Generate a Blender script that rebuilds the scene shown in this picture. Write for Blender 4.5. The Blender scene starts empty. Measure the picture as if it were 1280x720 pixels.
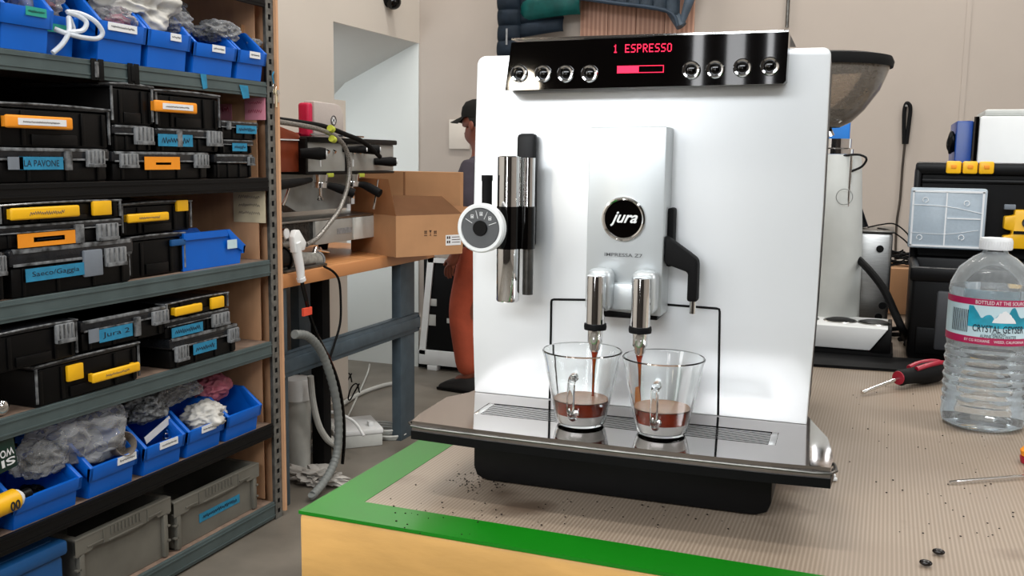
import bpy, bmesh, math, random
import numpy as np
from mathutils import Vector, Matrix, noise
PI = math.pi
SC = bpy.context.scene
COL = SC.collection
random.seed(4)

# ------------------------------------------------------------------ camera
FPX = 1200.0                 # focal length for the 1280 px wide frame
TZ = 1.055                   # height of the work table top
CZ = 1.34                    # height of the camera
PITCH, ROLL, YAW = math.radians(7.7), math.radians(.77), math.radians(21.2)
cp, sp, cy, sy = math.cos(PITCH), math.sin(PITCH), math.cos(YAW), math.sin(YAW)
FW = Vector((-sy*cp, cy*cp, -sp))
R0 = Vector((cy, sy, 0)); U0 = R0.cross(FW)
RT = R0*math.cos(ROLL) + U0*math.sin(ROLL)
UP = U0*math.cos(ROLL) - R0*math.sin(ROLL)
CAM = Vector((0, 0, CZ))
cd = bpy.data.cameras.new('camera'); cam = bpy.data.objects.new('camera', cd); COL.objects.link(cam)
cd.sensor_width = 36; cd.lens = FPX/1280*36; cd.clip_start = .02; cd.clip_end = 60
m3 = Matrix((RT, UP, -FW)).transposed()
cam.matrix_world = Matrix.Translation(CAM) @ m3.to_4x4()
SC.camera = cam

# ------------------------------------------------------------------ world, lights, exposure
w = bpy.data.worlds.new('daylight'); SC.world = w; w.use_nodes = True
wb = w.node_tree.nodes['Background']; wb.inputs[0].default_value = (.80, .90, 1, 1); wb.inputs[1].default_value = 1.0
SC.view_settings.view_transform = 'Standard'; SC.view_settings.look = 'None'
SC.view_settings.exposure = 0.0; SC.view_settings.gamma = 1; SC.view_settings.use_curve_mapping = False

def area(name, loc, target, sx, sy_, power, color=(1, 1, 1)):
    l = bpy.data.lights.new(name, 'AREA'); l.shape = 'RECTANGLE'; l.size = sx; l.size_y = sy_
    l.energy = power; l.color = color
    o = bpy.data.objects.new(name, l); COL.objects.link(o); o.location = loc
    o.rotation_euler = (Vector(target)-Vector(loc)).to_track_quat('-Z', 'Y').to_euler()
    return o
# high daylight windows behind the camera and to the right
area('window_daylight', (-.6, -3.45, 3.25), (-.5, 0, 1.2), 4.6, 1.3, 250, (.93, .97, 1))
area('window_daylight', (3.45, .8, 2.7), (0, .8, 1.2), 2.4, 1.5, 60, (.93, .97, 1))
area('window_daylight', (-2.6, -1.6, 2.2), (-.4, .9, 1.2), .9, 1.3, 22, (.95, .98, 1))
# ceiling strip lights
for i, (x, y) in enumerate(((-.9, .0), (-.9, 2.6), (1.2, 1.2), (1.2, 3.8), (-2.2, 4.4), (-.2, 4.2))):
    area('ceiling_lamp', (x, y, 3.95), (x, y, 0), 1.2, .25, 36, (1, .97, .92))
area('alcove_fill', (-3.3, 4.5, 1.3), (-3.2, 5.45, 1.5), .7, 1.2, 7, (.95, .98, 1))  # unseen fill light added to brighten the alcove
# small warm lamp that mirrors in the lower left corner of the display bar
wl = area('warm_lamp', (-.977, -1.45, 1.576), (-.3, .8, 1.4), .10, .10, 2.2, (1, .86, .66)); wl.data.shape = 'DISK'
# narrow lights added behind the camera to mirror as streaks in the display bar
for x_, w_, p_ in ((-.66, .05, 3.0), (-.47, .09, 4.5), (-.30, .03, 2.0), (-.12, .07, 2.4)):
    area('streak_light', (x_, -3.5, 1.75), (x_, 0, 1.75), w_, 1.5, p_, (.97, .98, 1))

# ------------------------------------------------------------------ pixel -> real point on a real plane
def ray(x, y): return FW + RT*((x-640)/FPX) - UP*((y-360)/FPX)
def onx(px, py, X):
    d = ray(px, py); return CAM + d*(X/d.x)
def ony(px, py, Y):
    d = ray(px, py); return CAM + d*(Y/d.y)
def onz(px, py, Z):
    d = ray(px, py); return CAM + d*((Z-CZ)/d.z)

# ------------------------------------------------------------------ materials
def lin(c):
    c = [v/255 for v in c]
    return tuple(v/12.92 if v <= .04045 else ((v+.055)/1.055)**2.4 for v in c)
def mat(name, col, rough=.5, metal=0, var=.06, scale=18, bump=0, bscale=60, coat=0, trans=0, ior=1.45,
        emit=None, estr=1, stretch=None, col2=None, alpha=None, spec=None):
    m = bpy.data.materials.new(name); m.use_nodes = True
    nt = m.node_tree; N, L = nt.nodes, nt.links; b = N['Principled BSDF']
    c = lin(col); c2 = lin(col2) if col2 else tuple(max(0, v*(1-var*2.2)) for v in c)
    tc = N.new('ShaderNodeTexCoord'); mp = N.new('ShaderNodeMapping'); L.new(tc.outputs['Object'], mp.inputs[0])
    if stretch: mp.inputs['Scale'].default_value = stretch
    nz = N.new('ShaderNodeTexNoise'); nz.inputs['Scale'].default_value = scale; nz.inputs['Detail'].default_value = 5
    L.new(mp.outputs[0], nz.inputs['Vector'])
    rp = N.new('ShaderNodeValToRGB'); rp.color_ramp.elements[0].position = .35; rp.color_ramp.elements[1].position = .65
    rp.color_ramp.elements[0].color = (*c2, 1); rp.color_ramp.elements[1].color = (*c, 1)
    L.new(nz.outputs[0], rp.inputs[0]); L.new(rp.outputs[0], b.inputs['Base Color'])
    b.inputs['Roughness'].default_value = rough; b.inputs['Metallic'].default_value = metal
    b.inputs['Coat Weight'].default_value = coat; b.inputs['Transmission Weight'].default_value = trans
    b.inputs['IOR'].default_value = ior
    if spec is not None: b.inputs['Specular IOR Level'].default_value = spec
    if emit: b.inputs['Emission Color'].default_value = (*lin(emit), 1); b.inputs['Emission Strength'].default_value = estr
    if alpha is not None: b.inputs['Alpha'].default_value = alpha
    if bump:
        n2 = N.new('ShaderNodeTexNoise'); n2.inputs['Scale'].default_value = bscale; n2.inputs['Detail'].default_value = 4
        L.new(mp.outputs[0], n2.inputs['Vector'])
        bp = N.new('ShaderNodeBump'); bp.inputs['Strength'].default_value = bump; bp.inputs['Distance'].default_value = .004
        L.new(n2.outputs[0], bp.inputs['Height']); L.new(bp.outputs[0], b.inputs['Normal'])
    return m
def clear(name, tint=(235, 240, 242), solid=.25, rough=.08, bump=0):
    """thin clear plastic: see-through film with a glossy, slightly milky face"""
    m = bpy.data.materials.new(name); m.use_nodes = True; nt = m.node_tree; N, L = nt.nodes, nt.links
    b = N['Principled BSDF']; out = N['Material Output']
    b.inputs['Base Color'].default_value = (*lin(tint), 1); b.inputs['Roughness'].default_value = rough
    tr = N.new('ShaderNodeBsdfTransparent'); tr.inputs[0].default_value = (*[min(1, v*1.05) for v in lin(tint)], 1)
    fr = N.new('ShaderNodeFresnel'); fr.inputs[0].default_value = 1.5
    nz = N.new('ShaderNodeTexNoise'); nz.inputs['Scale'].default_value = 25
    ma = N.new('ShaderNodeMath'); ma.operation = 'MULTIPLY_ADD'; L.new(nz.outputs[0], ma.inputs[0])
    ma.inputs[1].default_value = .15; ma.inputs[2].default_value = solid-.07
    ad = N.new('ShaderNodeMath'); ad.operation = 'ADD'; ad.use_clamp = True
    L.new(fr.outputs[0], ad.inputs[0]); L.new(ma.outputs[0], ad.inputs[1])
    mx = N.new('ShaderNodeMixShader'); L.new(ad.outputs[0], mx.inputs[0]); L.new(tr.outputs[0], mx.inputs[1]); L.new(b.outputs[0], mx.inputs[2])
    L.new(mx.outputs[0], out.inputs['Surface'])
    if bump:
        n2 = N.new('ShaderNodeTexNoise'); n2.inputs['Scale'].default_value = 45; bp = N.new('ShaderNodeBump')
        bp.inputs['Strength'].default_value = bump; L.new(n2.outputs[0], bp.inputs['Height'])
        L.new(bp.outputs[0], b.inputs['Normal']); L.new(bp.outputs[0], fr.inputs['Normal'])
    return m
def wave_mat(name, c1, c2, scale, dist, rough, direction='X', stretch=(1, 1, 1), spots=None):
    m = bpy.data.materials.new(name); m.use_nodes = True; nt = m.node_tree; N, L = nt.nodes, nt.links
    b = N['Principled BSDF']; b.inputs['Roughness'].default_value = rough
    tc = N.new('ShaderNodeTexCoord'); mp = N.new('ShaderNodeMapping'); mp.inputs['Scale'].default_value = stretch
    L.new(tc.outputs['Object'], mp.inputs[0])
    wv = N.new('ShaderNodeTexWave'); wv.bands_direction = direction; wv.inputs['Scale'].default_value = scale
    wv.inputs['Distortion'].default_value = dist; wv.inputs['Detail'].default_value = 3
    L.new(mp.outputs[0], wv.inputs[0])
    nz = N.new('ShaderNodeTexNoise'); nz.inputs['Scale'].default_value = 6; nz.inputs['Detail'].default_value = 6; L.new(mp.outputs[0], nz.inputs['Vector'])
    mm = N.new('ShaderNodeMath'); mm.operation = 'MULTIPLY'; L.new(wv.outputs[0], mm.inputs[0]); L.new(nz.outputs[0], mm.inputs[1])
    rp = N.new('ShaderNodeValToRGB'); rp.color_ramp.elements[0].position = .1; rp.color_ramp.elements[1].position = .5
    rp.color_ramp.elements[0].color = (*lin(c1), 1); rp.color_ramp.elements[1].color = (*lin(c2), 1)
    L.new(mm.outputs[0], rp.inputs[0]); last = rp.outputs[0]
    if spots:
        n3 = N.new('ShaderNodeTexNoise'); n3.inputs['Scale'].default_value = spots[1]; n3.inputs['Detail'].default_value = 8
        L.new(tc.outputs['Object'], n3.inputs['Vector'])
        r3 = N.new('ShaderNodeValToRGB'); r3.color_ramp.elements[0].position = spots[2]; r3.color_ramp.elements[1].position = spots[2]+.08
        L.new(n3.outputs[0], r3.inputs[0])
        mx = N.new('ShaderNodeMix'); mx.data_type = 'RGBA'; L.new(r3.outputs[0], mx.inputs['Factor'])
        L.new(last, mx.inputs['A']); mx.inputs['B'].default_value = (*lin(spots[0]), 1); last = mx.outputs['Result']
    L.new(last, b.inputs['Base Color'])
    return m

M = {}
M['darkwall'] = mat('dark_rear_wall', (58, 52, 48), .8, var=.05, scale=2)
M['wall'] = mat('painted_wall_cream', (203, 195, 185), .8, var=.015, scale=3, bump=.05)
M['wall_back'] = mat('painted_wall_warm_grey', (170, 160, 151), .8, var=.015, scale=3, bump=.05)
M['alcove'] = mat('painted_wall_cool', (208, 212, 210), .8, var=.01, scale=3)
M['soffit'] = mat('soffit_grey', (196, 196, 192), .85, var=.01, scale=3)
M['ceiling'] = mat('ceiling_paint', (150, 147, 140), .9)
M['concrete'] = mat('concrete_floor', (124, 117, 107), .45, var=.16, scale=3.5, bump=.1, bscale=12)
M['rack'] = mat('rack_grey_green_steel', (84, 98, 99), .45, .15, var=.1, scale=9)
M['rackpost'] = mat('galvanised_post', (120, 120, 116), .45, .3, var=.2, scale=40)
M['blacksteel'] = mat('black_shelf_steel', (12, 12, 13), .5, spec=.25)
M['particle'] = mat('particle_board', (212, 164, 126), .7, var=.06, scale=7, stretch=(3, 3, .8))
M['shelfboard'] = mat('shelf_board', (140, 118, 103), .75, var=.15, scale=30)
M['black'] = mat('black_plastic', (7, 7, 8), .4, var=.1, spec=.22)
M['blackrough'] = mat('black_rubber', (11, 11, 12), .7, var=.1, spec=.2)
M['blackgloss'] = mat('black_gloss', (4, 3, 3), .03, spec=.45)
M['smoke'] = mat('smoky_lid_plastic', (34, 36, 40), .15, var=.2, scale=30)
M['latch'] = mat('grey_latch_plastic', (140, 143, 146), .3, var=.15, scale=60)
M['rim'] = mat('clear_rim_plastic', (128, 131, 134), .15, var=.38, scale=40)
M['yellow'] = mat('yellow_plastic', (245, 186, 24), .4, var=.04)
M['orange'] = mat('orange_tape', (243, 150, 30), .6, var=.04)
M['bluetape'] = mat('blue_tape', (40, 134, 174), .65, var=.1, scale=40)
M['teal'] = mat('teal_tape', (38, 158, 140), .6, var=.05)
M['greylabel'] = mat('grey_label', (120, 128, 138), .6)
M['blue'] = mat('blue_bin_plastic', (0, 100, 206), .42, var=.05, scale=5)
M['bluelid'] = mat('blue_lid_plastic', (22, 82, 140), .45, var=.05)
M['paper'] = mat('white_paper', (228, 230, 232), .75, var=.02)
M['ink'] = mat('black_ink', (25, 30, 45), .7)
M['inkgrey'] = mat('faded_ink', (120, 110, 100), .7)
M['pinkpaper'] = mat('pink_paper', (232, 150, 170), .8)
M['creampaper'] = mat('cream_paper', (228, 214, 180), .8)
M['pinkink'] = mat('pink_ink', (170, 60, 90), .7)
M['tote'] = mat('grey_tote_plastic', (112, 110, 102), .55, var=.1, scale=9)
M['chrome'] = mat('chrome', (235, 235, 235), .07, 1, var=.01)
M['steel'] = mat('brushed_steel', (176, 176, 174), .32, 1, var=.08, scale=60, stretch=(1, 1, 12))
M['pumpmetal'] = mat('cast_pump_metal', (168, 168, 162), .4, .25, var=.15, scale=60)
M['darksteel'] = mat('dark_steel', (110, 108, 104), .35, .9, var=.2, scale=50)
M['silver'] = mat('silver_lacquer', (234, 237, 239), .36, .38, var=.01, scale=4)
M['silver2'] = mat('silver_lacquer_spout', (202, 207, 209), .34, .45, var=.01, scale=4)
M['mirror'] = mat('polished_tray_steel', (196, 191, 189), .05, 1, var=.02)
M['greyside'] = mat('dark_grey_side', (62, 64, 68), .45)
M['dialgrey'] = mat('dial_grey', (88, 90, 92), .4)
M['white'] = mat('white_plastic', (232, 234, 234), .4, var=.02)
M['offwhite'] = mat('grey_white_plastic', (196, 198, 194), .45, var=.05)
M['red_led'] = mat('red_display_light', (60, 0, 10), .5, emit=(255, 20, 70), estr=2.2)
M['mat'] = wave_mat('ribbed_counter_mat', (136, 120, 104), (158, 143, 127), 98, .25, .42, 'X', (1, 1, 1), ((104, 88, 74), 6, .60))
M['greentape'] = mat('green_floor_tape', (18, 128, 20), .33, var=.12, scale=4)
M['tablewood'] = mat('block_wood_side', (214, 166, 96), .45, var=.11, scale=9, stretch=(1, 1, 3), bump=.15, bscale=30)
M['benchwood'] = wave_mat('bench_maple', (196, 134, 84), (216, 156, 102), 8, 1.2, .4, 'X', (1, .2, 1))
M['benchsteel'] = mat('bench_blue_grey_steel', (74, 88, 98), .5, .1, var=.1)
M['card'] = mat('cardboard', (186, 140, 100), .8, var=.05, scale=8)
M['cardin'] = mat('cardboard_inside', (140, 98, 66), .85, var=.05, scale=8)
M['cardprint'] = mat('cardboard_print', (70, 48, 36), .8)
M['copper'] = mat('copper_brown_panel', (140, 62, 36), .4, .2, var=.08)
M['board'] = wave_mat('pinkish_wood_board', (160, 118, 98), (192, 150, 128), 6, 2, .6, 'X', (2, 1, .3))
M['greypanel'] = mat('grey_panel', (166, 166, 162), .45, .2, var=.03)
M['hose'] = mat('braided_hose', (160, 156, 150), .35, .5, var=.3, scale=200)
M['greyhose'] = mat('grey_corrugated_hose', (122, 126, 124), .5)
M['whitetube'] = clear('milky_tube', (225, 232, 240), .72, .25)
M['lime'] = mat('lime_plastic', (190, 200, 70), .5)
M['redbox'] = mat('crimson_plastic', (206, 28, 74), .45)
M['redtag'] = mat('red_orange_tag', (235, 84, 58), .6)
M['film'] = clear('clear_bag_film', (238, 240, 242), .15, .06, .25)
M['filmgrey'] = clear('grey_bag_film', (205, 207, 210), .22, .08, .25)
M['clearlid'] = clear('organiser_clear_plastic', (205, 218, 228), .62, .18)
M['hopper'] = clear('smoky_hopper_plastic', (200, 190, 178), .22, .08)
M['firstaid'] = clear('translucent_case', (205, 195, 190), .7, .25)
M['bubble'] = mat('grey_bubble_wrap', (128, 132, 136), .3, var=.45, scale=90, bump=1, bscale=120)
M['bagwhite'] = mat('white_bag', (214, 212, 206), .45, var=.1, scale=20, bump=.6, bscale=40)
M['bagpink'] = mat('pink_bag', (196, 110, 128), .45, var=.2, scale=20, bump=.6)
M['parts_dark'] = mat('dark_small_parts', (48, 46, 44), .4, .3, var=.5, scale=60, bump=1)
M['greenpack'] = mat('dark_green_pack', (14, 48, 38), .4)
M['skin'] = mat('skin', (116, 62, 44), .5, var=.06)
M['cap'] = mat('black_cap_cloth', (34, 33, 30), .85)
M['jacket'] = mat('dark_plum_cloth', (62, 56, 66), .85, bump=.3)
M['trousers'] = mat('rust_cloth', (168, 74, 48), .85, var=.1, scale=9, bump=.4)
M['shoe'] = mat('dark_shoe', (30, 28, 28), .7)
M['eyewhite'] = mat('eye_white', (220, 215, 208), .3)
M['navy'] = mat('navy_quilted_cloth', (34, 50, 66), .7, var=.15, bump=.5, bscale=30)
M['slate'] = mat('slate_quilted_cloth', (70, 84, 98), .6, var=.15, bump=.5, bscale=30)
M['tealcloth'] = mat('teal_lining', (10, 100, 96), .45, var=.15, bump=.4, bscale=30)
M['darkbrown'] = mat('dark_brown_panel', (62, 54, 46), .7, var=.2, scale=8)
M['glass'] = mat('clear_glass', (250, 252, 252), .0, trans=1, ior=1.47, var=0)
M['water'] = mat('water', (252, 254, 255), .0, trans=1, ior=1.33, var=0)
M['pet'] = clear('clear_bottle_plastic', (240, 244, 246), .1, .05)
M['coffee'] = mat('espresso', (150, 44, 12), .15, coat=.5, var=.25, scale=60)
M['coffeetop'] = mat('espresso_crema', (168, 130, 104), .3, var=.1, scale=90)
M['crema'] = mat('amber_crema_streak', (190, 110, 20), .3)
M['base_refraction'] = mat('refracted_white_glass_base', (240, 236, 232), .15, trans=.15, var=.02)  # white colour imitates bright refraction in the thick glass base
M['magenta'] = mat('magenta_print', (176, 32, 84), .5)
M['labelblue'] = mat('pale_blue_label', (196, 222, 230), .5, var=.05)
M['cyan'] = mat('cyan_print', (40, 168, 196), .5, var=.2, scale=60)
M['bottlecap'] = mat('white_cap', (226, 228, 230), .4)
M['scred'] = mat('red_grip', (170, 24, 50), .4)
M['rust'] = mat('dark_specks', (40, 30, 24), .8)
M['bean'] = mat('dark_bean', (16, 11, 9), .25)
M['appl_blue'] = mat('deep_blue_panel', (0, 62, 146), .3, var=.12, scale=20)
M['skyblue'] = mat('bright_blue_panel', (20, 118, 205), .6)
M['tray_slat'] = mat('drip_slat_steel', (200, 198, 196), .12, 1)
M['rag'] = mat('white_rag', (190, 186, 180), .8, var=.1, bump=.8)

# ------------------------------------------------------------------ mesh helpers
class B:
    def __init__(s): s.b = bmesh.new()
    def box(s, x0, x1, y0, y1, z0, z1, bev=0, mtx=None, seg=2):
        r = bmesh.ops.create_cube(s.b, size=1)
        vs = r['verts']
        for v in vs:
            v.co = Vector(((x0+x1)/2+v.co.x*(x1-x0), (y0+y1)/2+v.co.y*(y1-y0), (z0+z1)/2+v.co.z*(z1-z0)))
        if bev:
            bev = min(bev, .49*min(abs(x1-x0), abs(y1-y0), abs(z1-z0)))
            es = list({e for v in vs for e in v.link_edges})
            rr = bmesh.ops.bevel(s.b, geom=es, offset=bev, segments=seg, affect='EDGES', profile=.5)
            vs = list({v for f in rr['faces'] for v in f.verts} | {v for v in vs if v.is_valid})
        if mtx: bmesh.ops.transform(s.b, matrix=mtx, verts=[v for v in vs if v.is_valid])
        return s
    def cyl(s, a, b, r0, r1=None, seg=20, cap=True):
        a, b = Vector(a), Vector(b); r1 = r0 if r1 is None else r1
        d = b-a; q = d.to_track_quat('Z', 'Y').to_matrix()
        A, Bv = [], []
        for i in range(seg):
            t = 2*PI*i/seg; e = q @ Vector((math.cos(t), math.sin(t), 0))
            A.append(s.b.verts.new(a+e*r0)); Bv.append(s.b.verts.new(b+e*r1))
        for i in range(seg):
            j = (i+1) % seg; s.b.faces.new((A[i], A[j], Bv[j], Bv[i]))
        if cap: s.b.faces.new(A[::-1]); s.b.faces.new(Bv)
        return s
    def lathe(s, prof, c=(0, 0, 0), seg=40, axis=None, close=False):
        """prof: (r, z) pairs"""
        c = Vector(c); q = Vector(axis).to_track_quat('Z', 'Y').to_matrix() if axis else Matrix.Identity(3)
        rings = []
        for r, z in prof:
            if r < 1e-6: rings.append([s.b.verts.new(c+q @ Vector((0, 0, z)))])
            else: rings.append([s.b.verts.new(c+q @ Vector((r*math.cos(2*PI*i/seg), r*math.sin(2*PI*i/seg), z))) for i in range(seg)])
        prs = list(zip(rings, rings[1:]))
        if close: prs.append((rings[-1], rings[0]))
        for a, b in prs:
            for i in range(seg):
                j = (i+1) % seg
                if len(a) == 1 and len(b) == 1: continue
                if len(a) == 1: s.b.faces.new((a[0], b[j], b[i]))
                elif len(b) == 1: s.b.faces.new((a[i], a[j], b[0]))
                else: s.b.faces.new((a[i], a[j], b[j], b[i]))
        return s
    def tube(s, pts, r, seg=8, n=6, caps=True):
        P = spline([Vector(p) for p in pts], n) if n > 1 and len(pts) > 2 else [Vector(p) for p in pts]
        rings = []; t0 = (P[1]-P[0]).normalized(); up = Vector((0, 0, 1)) if abs(t0.z) < .9 else Vector((1, 0, 0))
        nrm = t0.cross(up).normalized()
        for i, p in enumerate(P):
            t = (P[min(i+1, len(P)-1)]-P[max(i-1, 0)]).normalized()
            nrm = (nrm - t*nrm.dot(t)).normalized(); bn = t.cross(nrm)
            rr = r(i/(len(P)-1)) if callable(r) else r
            rings.append([s.b.verts.new(p+(nrm*math.cos(2*PI*k/seg)+bn*math.sin(2*PI*k/seg))*rr) for k in range(seg)])
        for a, b in zip(rings, rings[1:]):
            for k in range(seg):
                j = (k+1) % seg; s.b.faces.new((a[k], a[j], b[j], b[k]))
        if caps: s.b.faces.new(rings[0][::-1]); s.b.faces.new(rings[-1])
        return s
    def prism(s, poly, d0, d1, plane='xz', bev=0):
        """poly in the plane, extruded along the third axis from d0 to d1"""
        def P(u, v, d): return {'xz': (u, d, v), 'yz': (d, u, v), 'xy': (u, v, d)}[plane]
        a = [s.b.verts.new(P(u, v, d0)) for u, v in poly]; b = [s.b.verts.new(P(u, v, d1)) for u, v in poly]
        n = len(poly); fs = [s.b.faces.new(a[::-1]), s.b.faces.new(b)]
        for i in range(n): fs.append(s.b.faces.new((a[i], a[(i+1) % n], b[(i+1) % n], b[i])))
        bmesh.ops.recalc_face_normals(s.b, faces=fs)
        if bev: bmesh.ops.bevel(s.b, geom=list({e for f in fs for e in f.edges}), offset=bev, segments=2, affect='EDGES', profile=.5)
        return s
    def sphere(s, c, rx, ry=None, rz=None, sub=3):
        ry = rx if ry is None else ry; rz = rx if rz is None else rz
        r = bmesh.ops.create_icosphere(s.b, subdivisions=sub, radius=1)
        for v in r['verts']: v.co = Vector((c[0]+v.co.x*rx, c[1]+v.co.y*ry, c[2]+v.co.z*rz))
        return s
    def blob(s, c, rx, ry, rz, amp=.25, freq=2.2, seed=0, sub=4, flat=None):
        r = bmesh.ops.create_icosphere(s.b, subdivisions=sub, radius=1)
        o = Vector((seed*7.3, seed*3.1, seed*1.7))
        for v in r['verts']:
            n = v.co.normalized()
            k = 1 + amp*(noise.noise(n*freq+o)*1.3 + .55*(1-3*abs(noise.noise(n*freq*1.6+o*2))) + .13*(1-3*abs(noise.noise(n*freq*3.6+o*3))) - .3) 
            p = Vector((c[0]+n.x*rx*k, c[1]+n.y*ry*k, c[2]+n.z*rz*k))
            if flat is not None: p.z = max(p.z, flat)
            v.co = p
        return s
    def grid(s, fn, nu, nv):
        V = [[s.b.verts.new(fn(i/nu, j/nv)) for j in range(nv+1)] for i in range(nu+1)]
        for i in range(nu):
            for j in range(nv): s.b.faces.new((V[i][j], V[i+1][j], V[i+1][j+1], V[i][j+1]))
        return s
    def obj(s, name, m, parent=None, smooth=True, solid=0, angle=35):
        if solid:
            bmesh.ops.solidify(s.b, geom=s.b.faces[:], thickness=solid)
        bmesh.ops.recalc_face_normals(s.b, faces=s.b.faces[:])
        me = bpy.data.meshes.new(name); s.b.to_mesh(me); s.b.free()
        me.materials.append(M[m] if isinstance(m, str) else m)
        if smooth:
            me.polygons.foreach_set('use_smooth', [True]*len(me.polygons))
            me.set_sharp_from_angle(angle=math.radians(angle))
        o = bpy.data.objects.new(name, me); COL.objects.link(o)
        if parent is not None: o.parent = parent
        return o
def spline(P, n):
    out = []
    for i in range(len(P)-1):
        p0, p1, p2, p3 = P[max(i-1, 0)], P[i], P[i+1], P[min(i+2, len(P)-1)]
        for k in range(n):
            t = k/n
            out.append(.5*((2*p1)+(p2-p0)*t+(2*p0-5*p1+4*p2-p3)*t*t+(3*p1-p0-3*p2+p3)*t**3))
    out.append(P[-1]); return out
def thing(name, label, cat, loc=(0, 0, 0), rz=0, group=None, ry=0, rx=0):
    o = bpy.data.objects.new(name, None); COL.objects.link(o); o.empty_display_size = .05
    o.location = loc; o.rotation_euler = (rx, ry, rz); o['label'] = label; o['category'] = cat
    if group: o['group'] = group
    return o
def tag(o, label, cat, group=None, kind=None):
    o['label'] = label; o['category'] = cat
    if group: o['group'] = group
    if kind: o['kind'] = kind
    return o
def struct(o): o['kind'] = 'structure'; return o
def text(s, wd, ht, m, parent, origin, xdir, ydir, name='lettering', ext=.0003, shear=0, wrap=None, bold=0):
    if s.startswith('~'):          # unreadable handwriting: a thin pen squiggle
        X, Y, O = Vector(xdir).normalized(), Vector(ydir).normalized(), Vector(origin); Z = X.cross(Y)
        rr = random.Random(len(s)*7+int(abs(origin[1])*9999)); n_ = max(5, int(wd/ht*3.2)); P = []
        for k_ in range(n_+1): P.append(O+X*(-wd/2+wd*k_/n_)+Y*(ht*.5*(1 if k_ % 2 else -1)*rr.uniform(.3, 1))+Z*ext)
        return B().tube(P, max(.0005, ht*.07), 4, 2).obj('handwriting', m, parent)
    cu = bpy.data.curves.new('t', 'FONT'); cu.body = s; cu.extrude = 0; cu.shear = shear; cu.offset = bold
    cu.resolution_u = 3
    o = bpy.data.objects.new('t', cu); COL.objects.link(o)
    me = bpy.data.meshes.new_from_object(o.evaluated_get(bpy.context.evaluated_depsgraph_get()))
    bpy.data.objects.remove(o)
    V = np.array([v.co[:] for v in me.vertices])
    if not len(V): return None
    mn, mx = V.min(0), V.max(0); V[:, 0] = (V[:, 0]-(mn[0]+mx[0])/2)*wd/(mx[0]-mn[0]); V[:, 1] = (V[:, 1]-(mn[1]+mx[1])/2)*ht/(mx[1]-mn[1])
    X, Y, O = Vector(xdir).normalized(), Vector(ydir).normalized(), Vector(origin); Z = X.cross(Y)
    for v, c in zip(me.vertices, V):
        v.co = wrap(c[0], c[1]) if wrap else O+X*c[0]+Y*c[1]+Z*ext
    me.materials.clear(); me.materials.append(M[m])
    r = bpy.data.objects.new(name, me); COL.objects.link(r); r.parent = parent
    return r

# ================================================================== THE ROOM
XW, YB, XL, XR, YF, ZC = -2.748, 5.45, -3.75, 3.6, -3.6, 4.2
fl = struct(B().box(XL-.1, XR+.1, YF-.1, YB+.1, -.1, 0).obj('floor', 'concrete', smooth=False))
struct(B().box(XL-.1, XR+.1, YF-.1, YB+.1, ZC, ZC+.1).obj('ceiling', 'ceiling', smooth=False))
struct(B().box(XL, XR, YB, YB+.1, 0, ZC).obj('wall_back', 'wall_back', smooth=False))
struct(B().box(XR, XR+.1, YF, YB, 0, ZC).obj('wall_right', 'wall_back', smooth=False))
struct(B().box(XL-.1, XR+.1, YF-.1, YF, 0, ZC).obj('wall_front', 'darkwall', smooth=False))

# left wall with the stepped opening of the stair alcove near the back corner
yo0, yo1, zst, ztop = 4.57, 4.455, 1.635, 2.035
lw = B().prism([(YF, 0), (yo0, 0), (yo0, zst), (yo1, zst), (yo1, ztop), (YB, ztop), (YB, ZC), (YF, ZC)], XW-.03, XW, 'yz')
struct(lw.obj('wall_left', 'wall', smooth=False))
struct(B().box(XL-.1, XL, 3.6, YB, 0, ZC).obj('wall_alcove', 'alcove', smooth=False))
pa = ony(432, 104, YB-.002)
struct(B().box(XL, XW-.035, 4.0, 4.1, 0, ZC).obj('wall_alcove_front', 'alcove', smooth=False))
# the pale partition filling the opening under the sloping soffit
za = pa.z; xa = pa.x
sf = B(); v = [sf.b.verts.new(p) for p in ((XW-.005, 4.1, ztop+.006), (XW-.005, YB, ztop+.006), (xa, YB, za), (XL, YB, za-(xa-XL)*.9), (XL, 4.1, za-(xa-XL)*.9), (xa, 4.1, za))]
sf.b.faces.new((v[0], v[1], v[2], v[5])); sf.b.faces.new((v[5], v[2], v[3], v[4]))
struct(sf.obj('trim_1', 'soffit', smooth=False))
struct(B().box(XW-.95, XW-.002, YB-.012, YB-.001, 0, za+.4).obj('wall_alcove_back', 'alcove', smooth=False))
struct(B().box(XW+.0, XR, YB-.015, YB-.001, 0, .09).obj('baseboard_back', 'blackrough', smooth=False))
seam = ony(1208, 60, YB)
struct(B().box(seam.x-.012, seam.x+.012, YB-.004, YB-.0005, 1.0, 4.1).obj('trim_2', 'wall_back', smooth=False))
# window panes behind the camera (frames of the bright openings, seen only in reflections)
wf = B()
for z in (2.55, 3.95): wf.box(-3.0, 1.8, YF+.002, YF+.06, z-.04, z+.04)
for x in (-2.96, -.6, 1.76): wf.box(x-.04, x+.04, YF+.002, YF+.06, 2.59, 3.91)
struct(wf.obj('window_1', 'blackrough', smooth=False))

# small wall things
p = ony(572, 168, YB)
e = B().box(p.x-.05, p.x+.09, YB-.02, YB-.001, p.z-.09, p.z+.09, .004).obj('outlet_cover', 'wall')
tag(e, 'blank square cover plate on the rear wall behind the capped person', 'cover plate')
p = onx(484, -2, XW)
t = thing('security_camera', 'black dome on the left wall at the top edge of the photo', 'camera', (XW, p.y, p.z))
B().cyl((0, 0, 0), (.03, 0, 0), .05).obj('mount', 'blackrough', t)
B().sphere((.04, 0, -.02), .045).obj('dome', 'blackgloss', t)

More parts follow.
